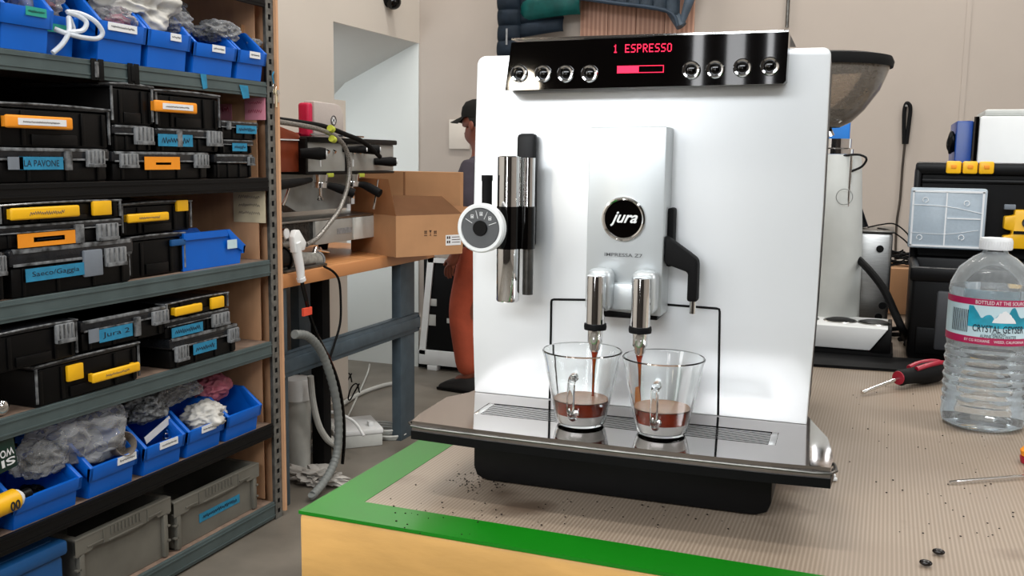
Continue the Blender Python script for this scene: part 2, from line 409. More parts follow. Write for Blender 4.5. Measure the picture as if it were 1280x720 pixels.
# ================================================================== WORK TABLE
tc0 = onz(374, 638, TZ); TX0, TY0 = tc0.x, tc0.y
t = thing('work_table', 'wooden work table edged with green tape under the coffee machine', 'table', (0, 0, 0))
TX1, TY1 = 1.55, 2.25
B().box(TX0, TX1, TY0, TY1, TZ-.060, TZ-.003, .003).obj('tabletop', 'tablewood', t)
B().box(TX0+.006, TX1-.006, TY0+.006, TY1-.006, TZ-.003, TZ-.0006).obj('counter_mat', 'mat', t)
tw = .038
B().box(TX0-.0004, TX1, TY0-.0004, TY0+tw, TZ-.0028, TZ).obj('tape_strip', 'greentape', t)
B().box(TX0-.0004, TX0+tw, TY0+tw, TY1, TZ-.0028, TZ-.0002).obj('tape_strip', 'greentape', t)
for x, y in ((TX0+.22, TY0+.2), (TX1-.08, TY0+.08), (TX0+.22, TY1-.08), (TX1-.08, TY1-.08)):
    B().box(x-.03, x+.03, y-.03, y+.03, 0, TZ-.062, .003).obj('leg', 'benchsteel', t)
B().box(TX0+.05, TX1-.03, TY0+.10, TY0+.14, TZ-.13, TZ-.062).obj('rail', 'benchsteel', t)

# ================================================================== COFFEE MACHINE
MO = Vector((-.202, .8212, TZ)); MR = math.radians(1.958)
cm = thing('coffee_machine', 'silver automatic coffee machine pouring two espressos on the green-edged table', 'coffee machine', MO, MR)
W0, W1 = .065, .376
# base tub
bs = B().prism([(-.129+.012, .001), (.1285-.012, .001), (.1285-.003, .0045), (.1285, .013), (.1285, .045), (-.129, .045), (-.129, .013), (-.129+.003, .0045)], -.058, .36, 'xz', .002)
bs.box(-.140, .139, -.060, .37, .034, .058, .006)
bs.obj('base', 'black', cm)
# polished tray
tray_poly = [(-.163, -.1135), (-.104, -.1175), (-.04, -.119), (.02, -.1195), (.09, -.1185), (.130, -.117), (.172, -.1135), (.1735, -.09), (.168, -.03), (.160, -.006), (.150, .03), (-.150, .03), (-.1555, -.004), (-.168, -.028), (-.1665, -.09)]
gu0, gu1, gv0, gv1 = -.124, .130, -.0715, -.0335
tr = B()
def strip_poly(b, pts, z0, z1): b.prism(pts, z0, z1, 'xy')
# tray plate built in four pieces around the grill opening
fr_ = [q for q in tray_poly if q[1] < -.1]
strip_poly(tr, fr_[:7]+[(.1735, -.09), (.1720, gv0), (-.1670, gv0), (-.1665, -.09)], W0-.008, W0)
strip_poly(tr, [(.130, gv0), (.172, gv0), (.168, -.0335), (.130, -.0335)], W0-.008, W0)
strip_poly(tr, [(-.1668, gv0), (-.124, gv0), (-.124, -.0335), (-.1679, -.0335)], W0-.008, W0)
strip_poly(tr, [(-.1679, gv1), (.168, gv1), (.160, -.006), (.150, .03), (-.150, .03), (-.1555, -.004), (-.168, -.028)], W0-.008, W0)
tr.obj('drip_tray', 'mirror', cm, smooth=False)
ed = B(); fe = [(-.1635, -.1145), (-.104, -.1185), (-.04, -.120), (.02, -.1205), (.09, -.1195), (.130, -.118), (.1725, -.1145)]
ed.prism(fe+[(.1745, -.09), (.168, -.03), (.150, .028), (-.150, .028), (-.168, -.03), (-.167, -.09)], W0-.0155, W0-.0082, 'xy')
ed.obj('tray_underside', 'black', cm, smooth=False)
B().tube([(x, y+.0006, W0-.0042) for x, y in [(-.167, -.09)]+fe+[(.174, -.09)]], .0012, 8, 3).obj('tray_lip', 'darksteel', cm)
B().box(gu0, gu1, gv0, gv1, W0-.0081, W0-.0065).obj('grill_recess', 'black', cm)
gr = B()
ns = 8
for i in range(ns):
    v0 = gv0+.002+(gv1-gv0-.004)*i/ns
    gr.box(gu0+.006, gu1-.006, v0+.0010, v0+.0033, W0-.0018, W0-.0003)
gr.box(gu0, gu0+.006, gv0, gv1, W0-.006, W0, .001).box(gu1-.006, gu1, gv0, gv1, W0-.006, W0, .001)
gr.obj('drip_grill', 'tray_slat', cm)
# front panel: rounded top corners, slightly bellied left side
def arc(cx, cy_, r, a0, a1, n=6): return [(cx+r*math.cos(math.radians(a0+(a1-a0)*i/n)), cy_+r*math.sin(math.radians(a0+(a1-a0)*i/n))) for i in range(n+1)]
pp = [(.1503, W0), (.1530, .16), (.1538, .25)]+arc(.1532-.006, W1-.006+.0005, .006, 0, 90)+arc(-.1515+.008, W1-.008, .008, 90, 180)+[(-.1530, .30), (-.1545, .2), (-.1535, .12), (-.1513, W0)]
B().prism(pp, 0, .007, 'xz', .0012).obj('front_panel', 'silver', cm)
B().prism([(x*.997, z-.0008) for x, z in pp], .0072, .055, 'xz', .001).obj('side_shell', 'greyside', cm)
B().prism([(x*.992, z-.004) for x, z in pp], .0555, .125, 'xz', .001).obj('side_shell', 'black', cm)
B().box(-.118, .118, .1255, .42, .045, .362, .015).obj('body', 'black', cm)
B().box(-.09, .09, .13, .36, .3625, .377, .006).obj('top_cover', 'black', cm)
B().lathe([(0, .018), (.018, .017), (.024, .010), (.026, 0), (0, 0)], (.01, .10, .3745)).obj('grind_dial', 'chrome', cm)
# display bar
dp = [(-.1170, .3439), (-.1117, .3849), (.121, .3872), (.1206, .3490), (.1185, .3468)]
B().prism(dp, -.02, -.0005, 'xz').obj('display_bar', 'blackgloss', cm, smooth=False)
B().box(-.1115, .1210, -.0205, .085, .3868, .3884, mtx=None).obj('bar_top_cap', 'chrome', cm)
for u, wz in zip((-.1039, -.082, -.0618, -.0406, .0453, .0647, .0863, .1076), (.3581, .3575, .3572, .3570, .3584, .3588, .3596, .3604)):
    bb = B().lathe([(.0046, 0), (.0072, 0), (.0075, .002), (.0066, .0034), (.0052, .0030), (.0044, .0012)], (u, -.0199, wz), 28, axis=(0, -1, 0), close=True)
    k = bb.obj('button', 'chrome', cm)
    B().lathe([(0, .0022), (.003, .0020), (.0046, .0010), (.0046, 0), (0, 0)], (u, -.0199, wz), 24, axis=(0, -1, 0)).obj('button_face', 'blackgloss', k)
# dot-matrix lettering
F5 = {'E': ["11111", "1....", "1....", "1111.", "1....", "1....", "11111"], 'S': [".1111", "1....", "1....", ".111.", "....1", "....1", "1111."],
      'P': ["1111.", "1...1", "1...1", "1111.", "1....", "1....", "1...."], 'R': ["1111.", "1...1", "1...1", "1111.", "1.1..", "1..1.", "1...1"],
      '1': ["..1..", ".11..", "..1..", "..1..", "..1..", "..1..", ".111."], 'O': [".111.", "1...1", "1...1", "1...1", "1...1", "1...1", ".111."]}
dm = B(); du = .00088
for i, ch in zip((-2, 0, 1, 2, 3, 4, 5, 6, 7), '1ESPRESSO'):
    for rr, row in enumerate(F5[ch]):
        for cc, q in enumerate(row):
            if q == '1':
                x = -.0105+i*.00505+cc*du*.86; z = .3805-rr*.00098
                dm.box(x, x+.00068, -.0207, -.0203, z-.0008, z)
dm.obj('lettering', 'red_led', cm, smooth=False)
B().box(-.0168, .0015, -.0207, -.0203, .3575, .3625).obj('progress_bar', 'red_led', cm, smooth=False)
pf = B()
for a in ((-.017, .0225, .3625, .3630), (-.017, .0225, .3570, .3575), (.0220, .0225, .3575, .3625)): pf.box(a[0], a[1], -.0207, -.0203, a[2], a[3])
pf.obj('progress_frame', 'red_led', cm, smooth=False)
# service door outline
ln = B(); lw_ = .0011
B().tube([(-.0767, -.0002, W0+.001), (-.0769, -.0002, .1560), (-.0765, -.0002, .1577), (-.0745, -.0002, .1584), (-.0380, -.0002, .1602)], lw_, 6, 1).obj('door_seam', 'blackrough', cm)
B().tube([(.0226, -.0002, .1602), (.0712, -.0002, .1595), (.0735, -.0002, .1590), (.0741, -.0002, .1565), (.0765, -.0002, W0+.001)], lw_, 6, 1).obj('door_seam', 'blackrough', cm)
# spout housing
sh = B().prism([(-.0365, .3118), (.0291, .3126), (.0293, .1542), (-.0370, .1574)], -.032, -.0003, 'xz', .0015)
sh.obj('spout_housing', 'silver2', cm)
sh = B()
for u in (-.0207, .0173): sh.box(u-.0105, u+.0105, -.053, -.0315, .158, .194, .006, seg=3)
sh.box(-.022, .020, -.040, -.0315, .158, .182, .004)
sh.obj('spout_carrier', 'silver2', cm)
B().box(-.034, .026, -.030, -.004, .1505, .1570, .001).obj('housing_underside', 'black', cm)
for u in (-.0207, .0173):
    s_ = thing_part = B().lathe([(0, .1902), (.0060, .1902), (.0078, .1892), (.0080, .1867), (.0080, .1492), (0, .1492)], (u, -.058, 0), 32).obj('spout', 'chrome', cm)
    B().lathe([(0, .1492), (.0092, .1492), (.0095, .1467), (.0092, .1442), (0, .1442)], (u, -.058, 0), 32).obj('spout_ring', 'blackrough', s_)
    B().lathe([(0, .1442), (.0066, .1442), (.0064, .1337), (.0050, .1317), (.0046, .1277), (.0030, .1252), (0, .1252)], (u, -.058, 0), 32).obj('spout_nozzle', 'chrome', s_)
# round emblem
lg = B().lathe([(0, .0012), (.0160, .0012), (.0160, 0), (0, 0)], (-.0049, -.032, .2356), 48, axis=(0, -1, 0)).obj('emblem', 'blackgloss', cm)
B().lathe([(.0158, 0), (.0160, .0022), (.0172, .0030), (.0186, .0024), (.0190, 0)], (-.0049, -.032, .2356), 48, axis=(0, -1, 0)).obj('emblem_ring', 'chrome', lg)
text('jura', .0235, .0125, 'white', cm, (-.0044, -.0336, .2354), (1, 0, 0), (0, 0, 1), shear=.45, bold=.02, name='emblem_lettering')
text('IMPRESSA Z7', .0325, .0030, 'dialgrey', cm, (-.0043, -.0324, .2050), (1, 0, 0), (0, 0, 1), bold=.004)
# hot water wand at the right of the housing
wa = B().prism([(.0300, .2225), (.0345, .2195), (.0510, .2085), (.0572, .2040), (.0582, .2000), (.0585, .1680), (.0500, .1680), (.0500, .1925), (.0300, .1990)], -.030, -.016, 'xz', .002)
wa.obj('water_arm', 'blackrough', cm)
B().cyl((.0543, -.023, .1685), (.0543, -.023, .1576), .0027).cyl((.0543, -.023, .159), (.0543, -.023, .1572), .0022).obj('water_nozzle', 'chrome', cm)
B().box(.0288, .0345, -.016, -.0003, .195, .245, .002).obj('arm_slot', 'blackrough', cm)
# milk frother assembly at the left
fx = -.1078
B().box(-.1091, -.0912, -.012, -.0003, .205, .307, .004).obj('frother_track', 'black', cm)
f1 = B().lathe([(0, .2868), (.0095, .2868), (.0104, .2860), (.0104, .2432), (0, .2432)], (fx, -.032, 0), 36).obj('frother_barrel', 'chrome', cm)
f2 = B().lathe([(0, .2060), (.0104, .2060), (.0104, .1605), (.0095, .1592), (0, .1592)], (fx, -.032, 0), 36).obj('frother_barrel', 'chrome', cm)
B().cyl((-.0925, -.024, .2855), (-.0925, -.024, .2432), .0056).obj('frother_rod', 'chrome', cm)
B().cyl((-.0920, -.024, .2060), (-.0920, -.024, .1650), .0048).obj('frother_rod', 'darksteel', cm)
B().lathe([(0, .2431), (.0108, .2431), (.0108, .2061), (0, .2061)], (fx, -.032, 0), 32).cyl((-.0935, -.026, .2431), (-.0935, -.026, .2061), .0078).box(-.127, -.104, -.040, -.024, .2075, .2400, .004).obj('frother_grip', 'blackgloss', cm)
B().cyl((-.1270, -.036, .238), (-.1270, -.036, .2685), .0045).cyl((-.1270, -.036, .2650), (-.1270, -.036, .2700), .0050).obj('air_tube', 'blackrough', cm)
dc = (-.1224, -.054, .2254)
dl = B().lathe([(0, 0), (.0200, 0), (.0212, .002), (.0212, .0085), (.0200, .0100), (.0176, .0100), (.0172, .0088), (0, .0088)], dc, 56, axis=(0, -1, 0)).obj('selector_dial', 'white', cm)
B().lathe([(0, .0096), (.0165, .0096), (.0172, .0089), (0, .0089)], dc, 48, axis=(0, -1, 0)).obj('dial_face', 'dialgrey', dl)
B().lathe([(0, .0112), (.0062, .0112), (.0066, .0104), (.0066, .0092), (0, .0092)], dc, 32, axis=(0, -1, 0)).obj('dial_hub', 'black', dl)
dm = B()
for a in (20, 65, 105, 150):
    c_, s__ = math.cos(math.radians(a)), math.sin(math.radians(a))
    dm.tube([(dc[0]+c_*.0085, dc[1]-.0098, dc[2]+s__*.0085), (dc[0]+c_*.0155, dc[1]-.0098, dc[2]+s__*.0155)], .00028, 4, 1)
for a in (45, 86, 126):
    c_, s__ = dc[0]+.0125*math.cos(math.radians(a)), dc[2]+.0125*math.sin(math.radians(a))
    for q in ((-.0013, -.0009, -.0018, .0014), (.0009, .0013, -.0018, .0014), (-.0013, .0013, -.0018, -.0014), (-.0013, .0013, .001, .0014), (-.0006, .0006, -.001, .0002)):
        dm.box(c_+q[0], c_+q[1], dc[1]-.0099, dc[1]-.0097, s__+q[2], s__+q[3])
dm.obj('dial_marks', 'white', dl)
B().cyl((dc[0], dc[1], dc[2]), (dc[0], -.030, dc[2]), .009).obj('dial_stem', 'black', cm)

# ---- glasses with espresso, standing on the drip tray
def loc_m(u, v, w_=0): return MO + Matrix.Rotation(MR, 3, 'Z') @ Vector((u, v, w_))
def glass(u, v, label, hrot, streak):
    P = loc_m(u, v, W0); H = .0635
    ro, rb = .0330, .0197
    t = thing('espresso_glass', label, 'glass', P, hrot, 'espresso glasses under the spouts')
    def R(z): return rb+(ro-rb)*(z/H)**.9
    th = .0017
    prof = [(0, .0008), (rb-.003, .0005), (rb-.0005, .0012)]+[(R(z), z) for z in (.004, .012, .022, .034, .046, .058)]+[(ro+.0003, H-.001), (ro-.0006, H), (ro-.0014, H-.0005)]
    prof += [(R(z)-th, z) for z in (.058, .046, .034, .022, .0125, .007)]+[(R(.005)-.0030, .0032), (0, .0026)]
    g = B().lathe(prof, (0, 0, 0), 56).obj('glass_body', 'glass', t)
    # loop handle towards the camera
    hd = B().tube([(0, -R(.016)+.002, .015), (0, -R(.016)-.010, .014), (0, -R(.03)-.016, .022), (0, -R(.03)-.0165, .034), (0, -R(.046)-.011, .0455), (0, -R(.046)-.002, .0475), (0, -R(.046)+.0016, .0455)], .0032, 12, 6)
    hd.obj('handle', 'glass', t)
    fz0, fz1 = .0108, .0218
    cf = B().lathe([(0, fz0), (R(fz0)-th-.0001, fz0), (R(fz1)-th-.0001, fz1), (0, fz1)], (0, 0, 0), 48).obj('espresso', 'coffee', t)
    B().lathe([(0, fz1+.0002), (R(fz1)-th-.0012, fz1+.0002), (R(fz1)-th-.0003, fz1+.0009), (R(fz1)-th-.0012, fz1+.0006), (0, fz1+.0006)], (0, 0, 0), 48).obj('crema', 'coffeetop', t)
    B().lathe([(0, .0030), (R(.005)-.0034, .0034), (R(.007)-th-.0003, .0070), (R(fz0)-th-.0003, fz0-.0002), (0, fz0-.0002)], (0, 0, 0), 40).obj('refraction_layer', 'base_refraction', t)  # white layer paints the brightness refracted through the thick glass base
    if streak:
        def fn(a, b):
            z = .0215+.013*b; an = math.radians(150+28*a*(1-.6*b)); r = R(z)-th-.0003
            return (r*math.cos(an), r*math.sin(an), z)
        B().grid(fn, 8, 8).obj('crema_streak', 'crema', t)
    return t
glass(-.0285, -.069, 'left espresso glass with a loop handle under the left spout', math.radians(6), False)
glass(.0400, -.0715, 'right espresso glass with an amber streak inside its left wall', math.radians(4), True)
for u, uu, l in ((-.0207, -.0210, 'thin brown stream of espresso falling into the left glass'), (.0173, .0178, 'thin brown stream of espresso falling into the right glass')):
    a, b, c = loc_m(u, -.058, .1252), loc_m(uu, -.0582, .11), loc_m(uu, -.0585, W0+.0222)
    tag(B().tube([a, b, c], lambda q: .0022*(1-q)**4+.0011, 10, 8).obj('espresso_stream', 'coffee'), l, 'coffee stream', 'espresso streams from the two spouts')

# ================================================================== WATER BOTTLE
bp_ = onz(1226, 541, TZ); dist = math.hypot(bp_.x, bp_.y)
bdir = Vector((bp_.x, bp_.y, 0)).normalized(); RB = .0432
bc = Vector((bp_.x, bp_.y, 0))+bdir*RB*.9
b_top = CZ + 0.0
def zpx(px, py, c):   # height of a pixel at the distance of a standing thing
    d = ray(px, py); k = (c.x*bdir.x+c.y*bdir.y)/(d.x*bdir.x+d.y*bdir.y); return CZ+d.z*k
ztop = zpx(1235, 297, bc)-TZ; k = ztop
tb = thing('water_bottle', 'clear ribbed plastic water bottle with a blue and magenta label', 'bottle', (bc.x, bc.y, TZ), 0)
def bz(py): return zpx(1230, py, bc)-TZ
zc0 = bz(311); zn = bz(320); zsh = bz(362); zl1 = bz(368); zl0 = bz(423)
prof = [(0, .004), (RB*.55, .003), (RB*.82, .0005), (RB*.96, .004), (RB*1.0, .012), (RB*.99, .018)]
z = .022; 
while z < zl0-.008:
    prof += [(RB*.985, z), (RB*1.005, z+.0035), (RB*.96, z+.0078)]; z += .0098
prof += [(RB*.985, zl0-.002), (RB*.985, zl1+.002), (RB*1.0, zl1+.005), (RB*.97, zsh+.008), (RB*.80, zsh+.024), (RB*.50, zn-.001), (RB*.30, zn+.004), (RB*.285, zc0-.001)]
B().lathe(prof, (0, 0, 0), 64).obj('bottle_shell', 'pet', tb)
wprof = [(max(0, r-.0012), zz+.001) for r, zz in prof if zz < zsh+.002]
wprof = [(0, wprof[0][1])] + wprof[1:] + [(RB*.96, zsh+.004), (0, zsh+.004)]
B().lathe(wprof, (0, 0, 0), 64).obj('water', 'water', tb)
cpb = B().lathe([(0, zc0), (RB*.37, zc0), (RB*.375, zc0+.002), (RB*.375, ztop-.002), (RB*.35, ztop), (0, ztop)], (0, 0, 0), 48)
for i in range(36):
    a = 2*PI*i/36; cpb.box(RB*.37, RB*.385, -.0004, .0004, zc0+.001, ztop-.003, mtx=Matrix.Rotation(a, 4, 'Z'))
cpb.obj('cap', 'bottlecap', tb)
a0 = math.atan2(-bc.y, -bc.x)           # bearing of the camera seen from the bottle
def wrapper(z_c, rad, a_c=a0):
    def f(x, y): a = a_c+x/rad; return (rad*math.cos(a), rad*math.sin(a), z_c+y)
    return f
def band(name, m, aL, aR, z0, z1, rad):
    return B().grid(lambda i, j: (rad*math.cos(a0+aL+(aR-aL)*i), rad*math.sin(a0+aL+(aR-aL)*i), z0+(z1-z0)*j), 40, 1).obj(name, m, tb)
RL = RB*.985+.0006; hL = zl1-zl0
band('label', 'labelblue', -PI, PI, zl0, zl1, RL)
band('label_band', 'magenta', -PI, PI, zl1-hL*.14, zl1, RL+.0002)
band('label_band', 'magenta', -PI, PI, zl0, zl0+hL*.16, RL+.0002)
mt = B(); rad = RL+.0003; pts = [(-.45, .35), (-.35, .62), (-.2, .45), (-.05, .80), (.1, .55), (.3, .74), (.45, .5), (.7, .7), (.95, .4)]
def mfn(i, j):
    a = -.5+1.5*i; zt = .45+.32*abs(noise.noise(Vector((a*3.1, 3.3, 0))))*2; zb = .38
    return (rad*math.cos(a0+a), rad*math.sin(a0+a), zl0+hL*(zb+(min(.84, zt+.12)-zb)*j))
mt.grid(mfn, 40, 3).obj('label_picture', 'cyan', tb)
mt = B(); rad += .0002
def sfn(i, j):
    a = .05+.55*i; return (rad*math.cos(a0+a), rad*math.sin(a0+a), zl0+hL*(.5+(.28*(1-abs(2*i-1))**.7*(1+.3*noise.noise(Vector((i*9, 1, 0)))))*j))
mt.grid(sfn, 30, 2).obj('label_picture', 'paper', tb)
bar = B()
for i in range(11):
    a = -.98+.5*i/11
    for q in (0,): bar.grid(lambda s_, j, a=a: ((RL+.0004)*math.cos(a0+a+.022*s_), (RL+.0004)*math.sin(a0+a+.022*s_), zl0+hL*(.24+.5*j)), 1, 1)
bar.obj('barcode', 'ink', tb)
text('CRYSTAL GEYSER', .052, .0075, 'ink', tb, (0, 0, 0), (1, 0, 0), (0, 1, 0), wrap=wrapper(zl0+hL*.36, RL+.0006, a0+.22), bold=.01)
text('NATURAL', .014, .0024, 'ink', tb, (0, 0, 0), (1, 0, 0), (0, 1, 0), wrap=wrapper(zl0+hL*.255, RL+.0006, a0+.22))
text('ALPINE SPRING WATER', .036, .0034, 'ink', tb, (0, 0, 0), (1, 0, 0), (0, 1, 0), wrap=wrapper(zl0+hL*.195, RL+.0006, a0+.22))
text('BOTTLED AT THE SOURCE', .052, .0038, 'paper', tb, (0, 0, 0), (1, 0, 0), (0, 1, 0), wrap=wrapper(zl0+hL*.93, RL+.0006, a0+.25))
text('BY CG ROXANE    WEED, CALIFORNIA', .062, .0032, 'paper', tb, (0, 0, 0), (1, 0, 0), (0, 1, 0), wrap=wrapper(zl0+hL*.08, RL+.0006, a0+.15))
tw0 = B().grid(lambda i, j: (RB*.9*math.cos(2*PI*i), RB*.9*math.sin(2*PI*i), 0), 1, 1) if False else None

# ================================================================== SMALL THINGS ON THE TABLE
# screwdriver
a = onz(1081, 495, TZ); b = onz(1122, 486, TZ); c = onz(1184, 476, TZ)
d = Vector((c.x-a.x, c.y-a.y, 0)).normalized(); Lh = (Vector((c.x, c.y, 0))-Vector((b.x, b.y, 0))).length
t = thing('screwdriver', 'screwdriver with red and black grip lying left of the water bottle', 'screwdriver', (b.x, b.y, TZ), math.atan2(d.y, d.x))
Ls = (Vector((b.x, b.y, 0))-Vector((a.x, a.y, 0))).length
B().cyl((0, 0, .0135), (-Ls, 0, .0035), .0024).cyl((-Ls+.004, 0, .0037), (-Ls, 0, .0033), .0028, .0012).obj('shaft', 'chrome', t)
B().lathe([(0, 0), (.009, 0), (.0105, .004), (.0095, .012), (.0105, .03), (.0138, .05), (.0140, Lh*.75), (.011, Lh*.93), (.004, Lh), (0, Lh)], (0, 0, .0142), 24, axis=(1, 0, 0)).obj('handle', 'blackrough', t)
B().lathe([(0, -.001), (.0085, -.001), (.0102, .0035), (0, .004)], (0, 0, .0142), 24, axis=(1, 0, 0)).obj('collar', 'scred', t)
for s_ in (-1, 1):
    B().tube([(.028, s_*.0055, .0238), (.05, s_*.007, .0268), (Lh*.75, s_*.006, .0272), (Lh*.9, s_*.003, .0250)], .0032, 8, 5).obj('grip_stripe', 'scred', t)
# pick lying at the right
a = onz(1187, 605, TZ); b = onz(1284, 598, TZ)
t = thing('steel_pick', 'thin steel pick lying at the right edge of the table', 'tool', (a.x, a.y, TZ), math.atan2(b.y-a.y, b.x-a.x))
l = (b-a).length
B().tube([(0, 0, .0015), (l*.12, 0, .0022), (l, 0, .0026)], .0014, 8, 2).obj('shaft', 'chrome', t)
B().lathe([(0, 0), (.005, 0), (.006, .01), (.0055, .07), (0, .075)], (l, 0, .0062), 16, axis=(1, 0, 0)).obj('handle', 'scred', t)
a = onz(1284, 578, TZ)
t = thing('round_knob', 'small orange knob at the right edge below the bottle', 'knob', (a.x+.004, a.y, TZ))
B().lathe([(0, 0), (.010, 0), (.011, .006), (0, .007)], (0, 0, 0), 24).obj('base', 'scred', t)
B().lathe([(.0, .007), (.010, .007), (.011, .012), (.007, .017), (0, .018)], (0, 0, 0), 24).obj('cap', 'orange', t)
for q, (x, y, lb) in enumerate(((1173, 693, 'black coffee bean on the mat, farther of the pair'), (1157, 707, 'black coffee bean on the mat, nearer to the front edge'))):
    p = onz(x, y, TZ); o = B().sphere((0, 0, 0), .0046, .0034, .0022, 2).obj('coffee_bean', 'bean'); o.location = (p.x, p.y, TZ+.0022)
    o.rotation_euler.z = -.15; tag(o, lb, 'coffee bean', 'loose coffee beans')
gd = B(); rnd = random.Random(5)
for i in range(260):
    if i < 110: x, y = rnd.gauss(600, 22), rnd.gauss(600, 6)
    elif i < 190: x, y = rnd.uniform(480, 960), rnd.gauss(640, 14)
    else: x, y = rnd.uniform(1060, 1270), rnd.uniform(470, 680)
    p = onz(x, y, TZ); s_ = rnd.uniform(.0004, .0011)
    gd.sphere((p.x, p.y, TZ+s_*.5), s_, s_*.8, s_*.6, 1)
tag(gd.obj('coffee_grounds', 'rust'), 'scattered dark coffee grounds on the counter mat', 'coffee grounds', kind='stuff')
p = onz(986, 600, TZ)
t = thing('folded_napkin', 'white folded napkin just behind the right foot of the machine', 'napkin', (p.x+.002, p.y+.03, TZ), .4)
B().box(-.03, .03, -.03, .03, 0, .003, .001).obj('fold', 'white', t)
B().box(-.028, .029, -.029, .028, .003, .006, .001).obj('fold', 'white', t)

# ---- grinder behind the machine
GY = 1.60
def gy(px, py): return ony(px, py, GY)
gc = gy(1036, 400); gx = gc.x; pxm = (gy(1060, 300)-gy(1040, 300)).x/20
t = thing('coffee_grinder', 'white coffee grinder with a smoky hopper behind the machine', 'grinder', (gx, GY, TZ))
z400, z190 = gy(1050, 402).z-TZ, gy(1050, 193).z-TZ
B().lathe([(0, z400), (38*pxm, z400), (36*pxm, (z400+z190)/2), (29.5*pxm, z190-.01), (27*pxm, z190), (0, z190)], (0, 0, 0), 40).obj('body', 'offwhite', t)
B().lathe([(0, z190+.0005), (22*pxm, z190+.0005), (22*pxm, z190+.008), (19*pxm, z190+.010), (19*pxm, z190+.024), (0, z190+.024)], (-.004, 0, 0), 32).obj('collar', 'chrome', t)
hz0, hz1 = gy(1050, 143).z-TZ, gy(1085, 80).z-TZ
B().lathe([(.030, hz0-.020), (.046, hz0-.012), (.064, hz0+.006), (.085, hz0+.036), (.0965, hz0+.066), (.0985, hz1)], (-.030, 0, 0), 48).obj('hopper', 'hopper', t)
B().lathe([(0, hz1+.014), (.080, hz1+.014), (.100, hz1+.010), (.1035, hz1+.002), (.102, hz1-.006), (.0985, hz1-.004), (.097, hz1+.006), (0, hz1+.008)], (-.030, 0, 0), 48).obj('hopper_lid', 'blackrough', t)
B().lathe([(.0, hz0+.006), (.058, hz0+.006), (.044, hz0-.010), (.03, hz0-.018), (0, hz0-.018)], (-.030, 0, 0), 32).obj('beans_inside', 'parts_dark', t)
B().cyl((-.020, 0, z190+.024), (-.030, 0, hz0-.016), .014).obj('throat', 'chrome', t)
q = (gy(1065, 195)-Vector((gx, GY, TZ)))
B().tube([q+Vector((-.012, -.03, 0)), q+Vector((.010, -.032, .002)), q+Vector((.022, -.034, -.004)), q+Vector((.016, -.032, -.016)), q+Vector((.0, -.03, -.024))], .0018, 8).obj('hook', 'black', t)
B().cyl(q+Vector((.0, -.032, 0)), q+Vector((-.001, -.032, -.12)), .0022).obj('dosing_rod', 'chrome', t)
em = (gy(1057, 245)-Vector((gx, GY, TZ)))
B().tube([em+Vector((.012*math.cos(k_*PI/8), -.044, .012*math.sin(k_*PI/8))) for k_ in range(17)], .0006, 5, 1).obj('badge', 'steel', t)
# knock-box / scale base in front of the grinder
q0, q1 = ony(1022, 448, 1.48), ony(1112, 448, 1.48)
zt = ony(1060, 408, 1.48).z-TZ
t = thing('burner_unit', 'white two-ring countertop unit with a black end behind the machine', 'appliance', ((q0.x+q1.x)/2, 1.48, TZ))
hw = (q1.x-q0.x)/2
B().prism([(-hw-.12, .012), (hw-.028, .012), (hw-.004, zt), (-hw-.12, zt)], 0, .10, 'xz', .002).obj('body', 'white', t)
B().prism([(hw-.027, .010), (hw+.001, .010), (hw+.001, zt), (hw-.003, zt)], .001, .10, 'xz', .001).obj('end_cap', 'black', t)
B().box(-hw-.12, hw+.004, .003, .10, .0006, .0105, .002).obj('foot', 'blackrough', t)
for dx in (-.045, .004, -.1):
    r_ = B().lathe([(0, .004), (.014, .004), (.021, .002), (.022, 0), (0, 0)], (hw-.028+dx, .05, zt), 28).obj('ring', 'black', t)
    B().lathe([(.022, .0), (.0235, .0015), (.025, 0)], (hw-.028+dx, .05, zt), 28).obj('ring_trim', 'steel', r_)
t = thing('black_tray_mat', 'flat black rubber mat under the two-ring unit', 'mat', (0, 0, TZ))
p0, p1 = onz(1022, 462, TZ), onz(1182, 455, TZ)
B().prism([(p0.x-.1, 1.38), (p1.x, 1.41), (p1.x+.02, 1.50), (p0.x-.1, 1.475)], 0.0, .0035, 'xy').obj('sheet', 'blackrough', t)
# steel box
t0, t1 = ony(1062, 400, 1.66), ony(1106, 400, 1.66)
zt = ony(1085, 291, 1.66).z-TZ
t = thing('steel_boiler_box', 'brushed steel box with black screw heads right of the white grinder', 'box', ((t0.x+t1.x)/2, 1.66, TZ))
hw = (t1.x-t0.x)/2+.004
B().box(-hw-.02, hw, 0, .12, 0, zt, .006).obj('housing', 'steel', t)
B().box(-hw-.018, hw+.002, -.001, .121, zt, zt+.004, .0015).obj('lid', 'darksteel', t)
for px, py in ((1100, 311), (1098, 396), (1103, 382)):
    p = ony(px, py, 1.659); B().cyl((p.x-t.location.x, 0, p.z-TZ), (p.x-t.location.x, -.003, p.z-TZ), .0058).obj('screw_cap', 'black', t)
# black funnel standing on the steel box
p = ony(1071, 288, 1.70); q = ony(1068, 228, 1.70)
tag(B().cyl((p.x+.002, 1.71, TZ+zt+.0045), (q.x-.004, 1.71, q.z), .016, .002).obj('black_cone', 'black'), 'narrow black cone standing on the steel box', 'cone')
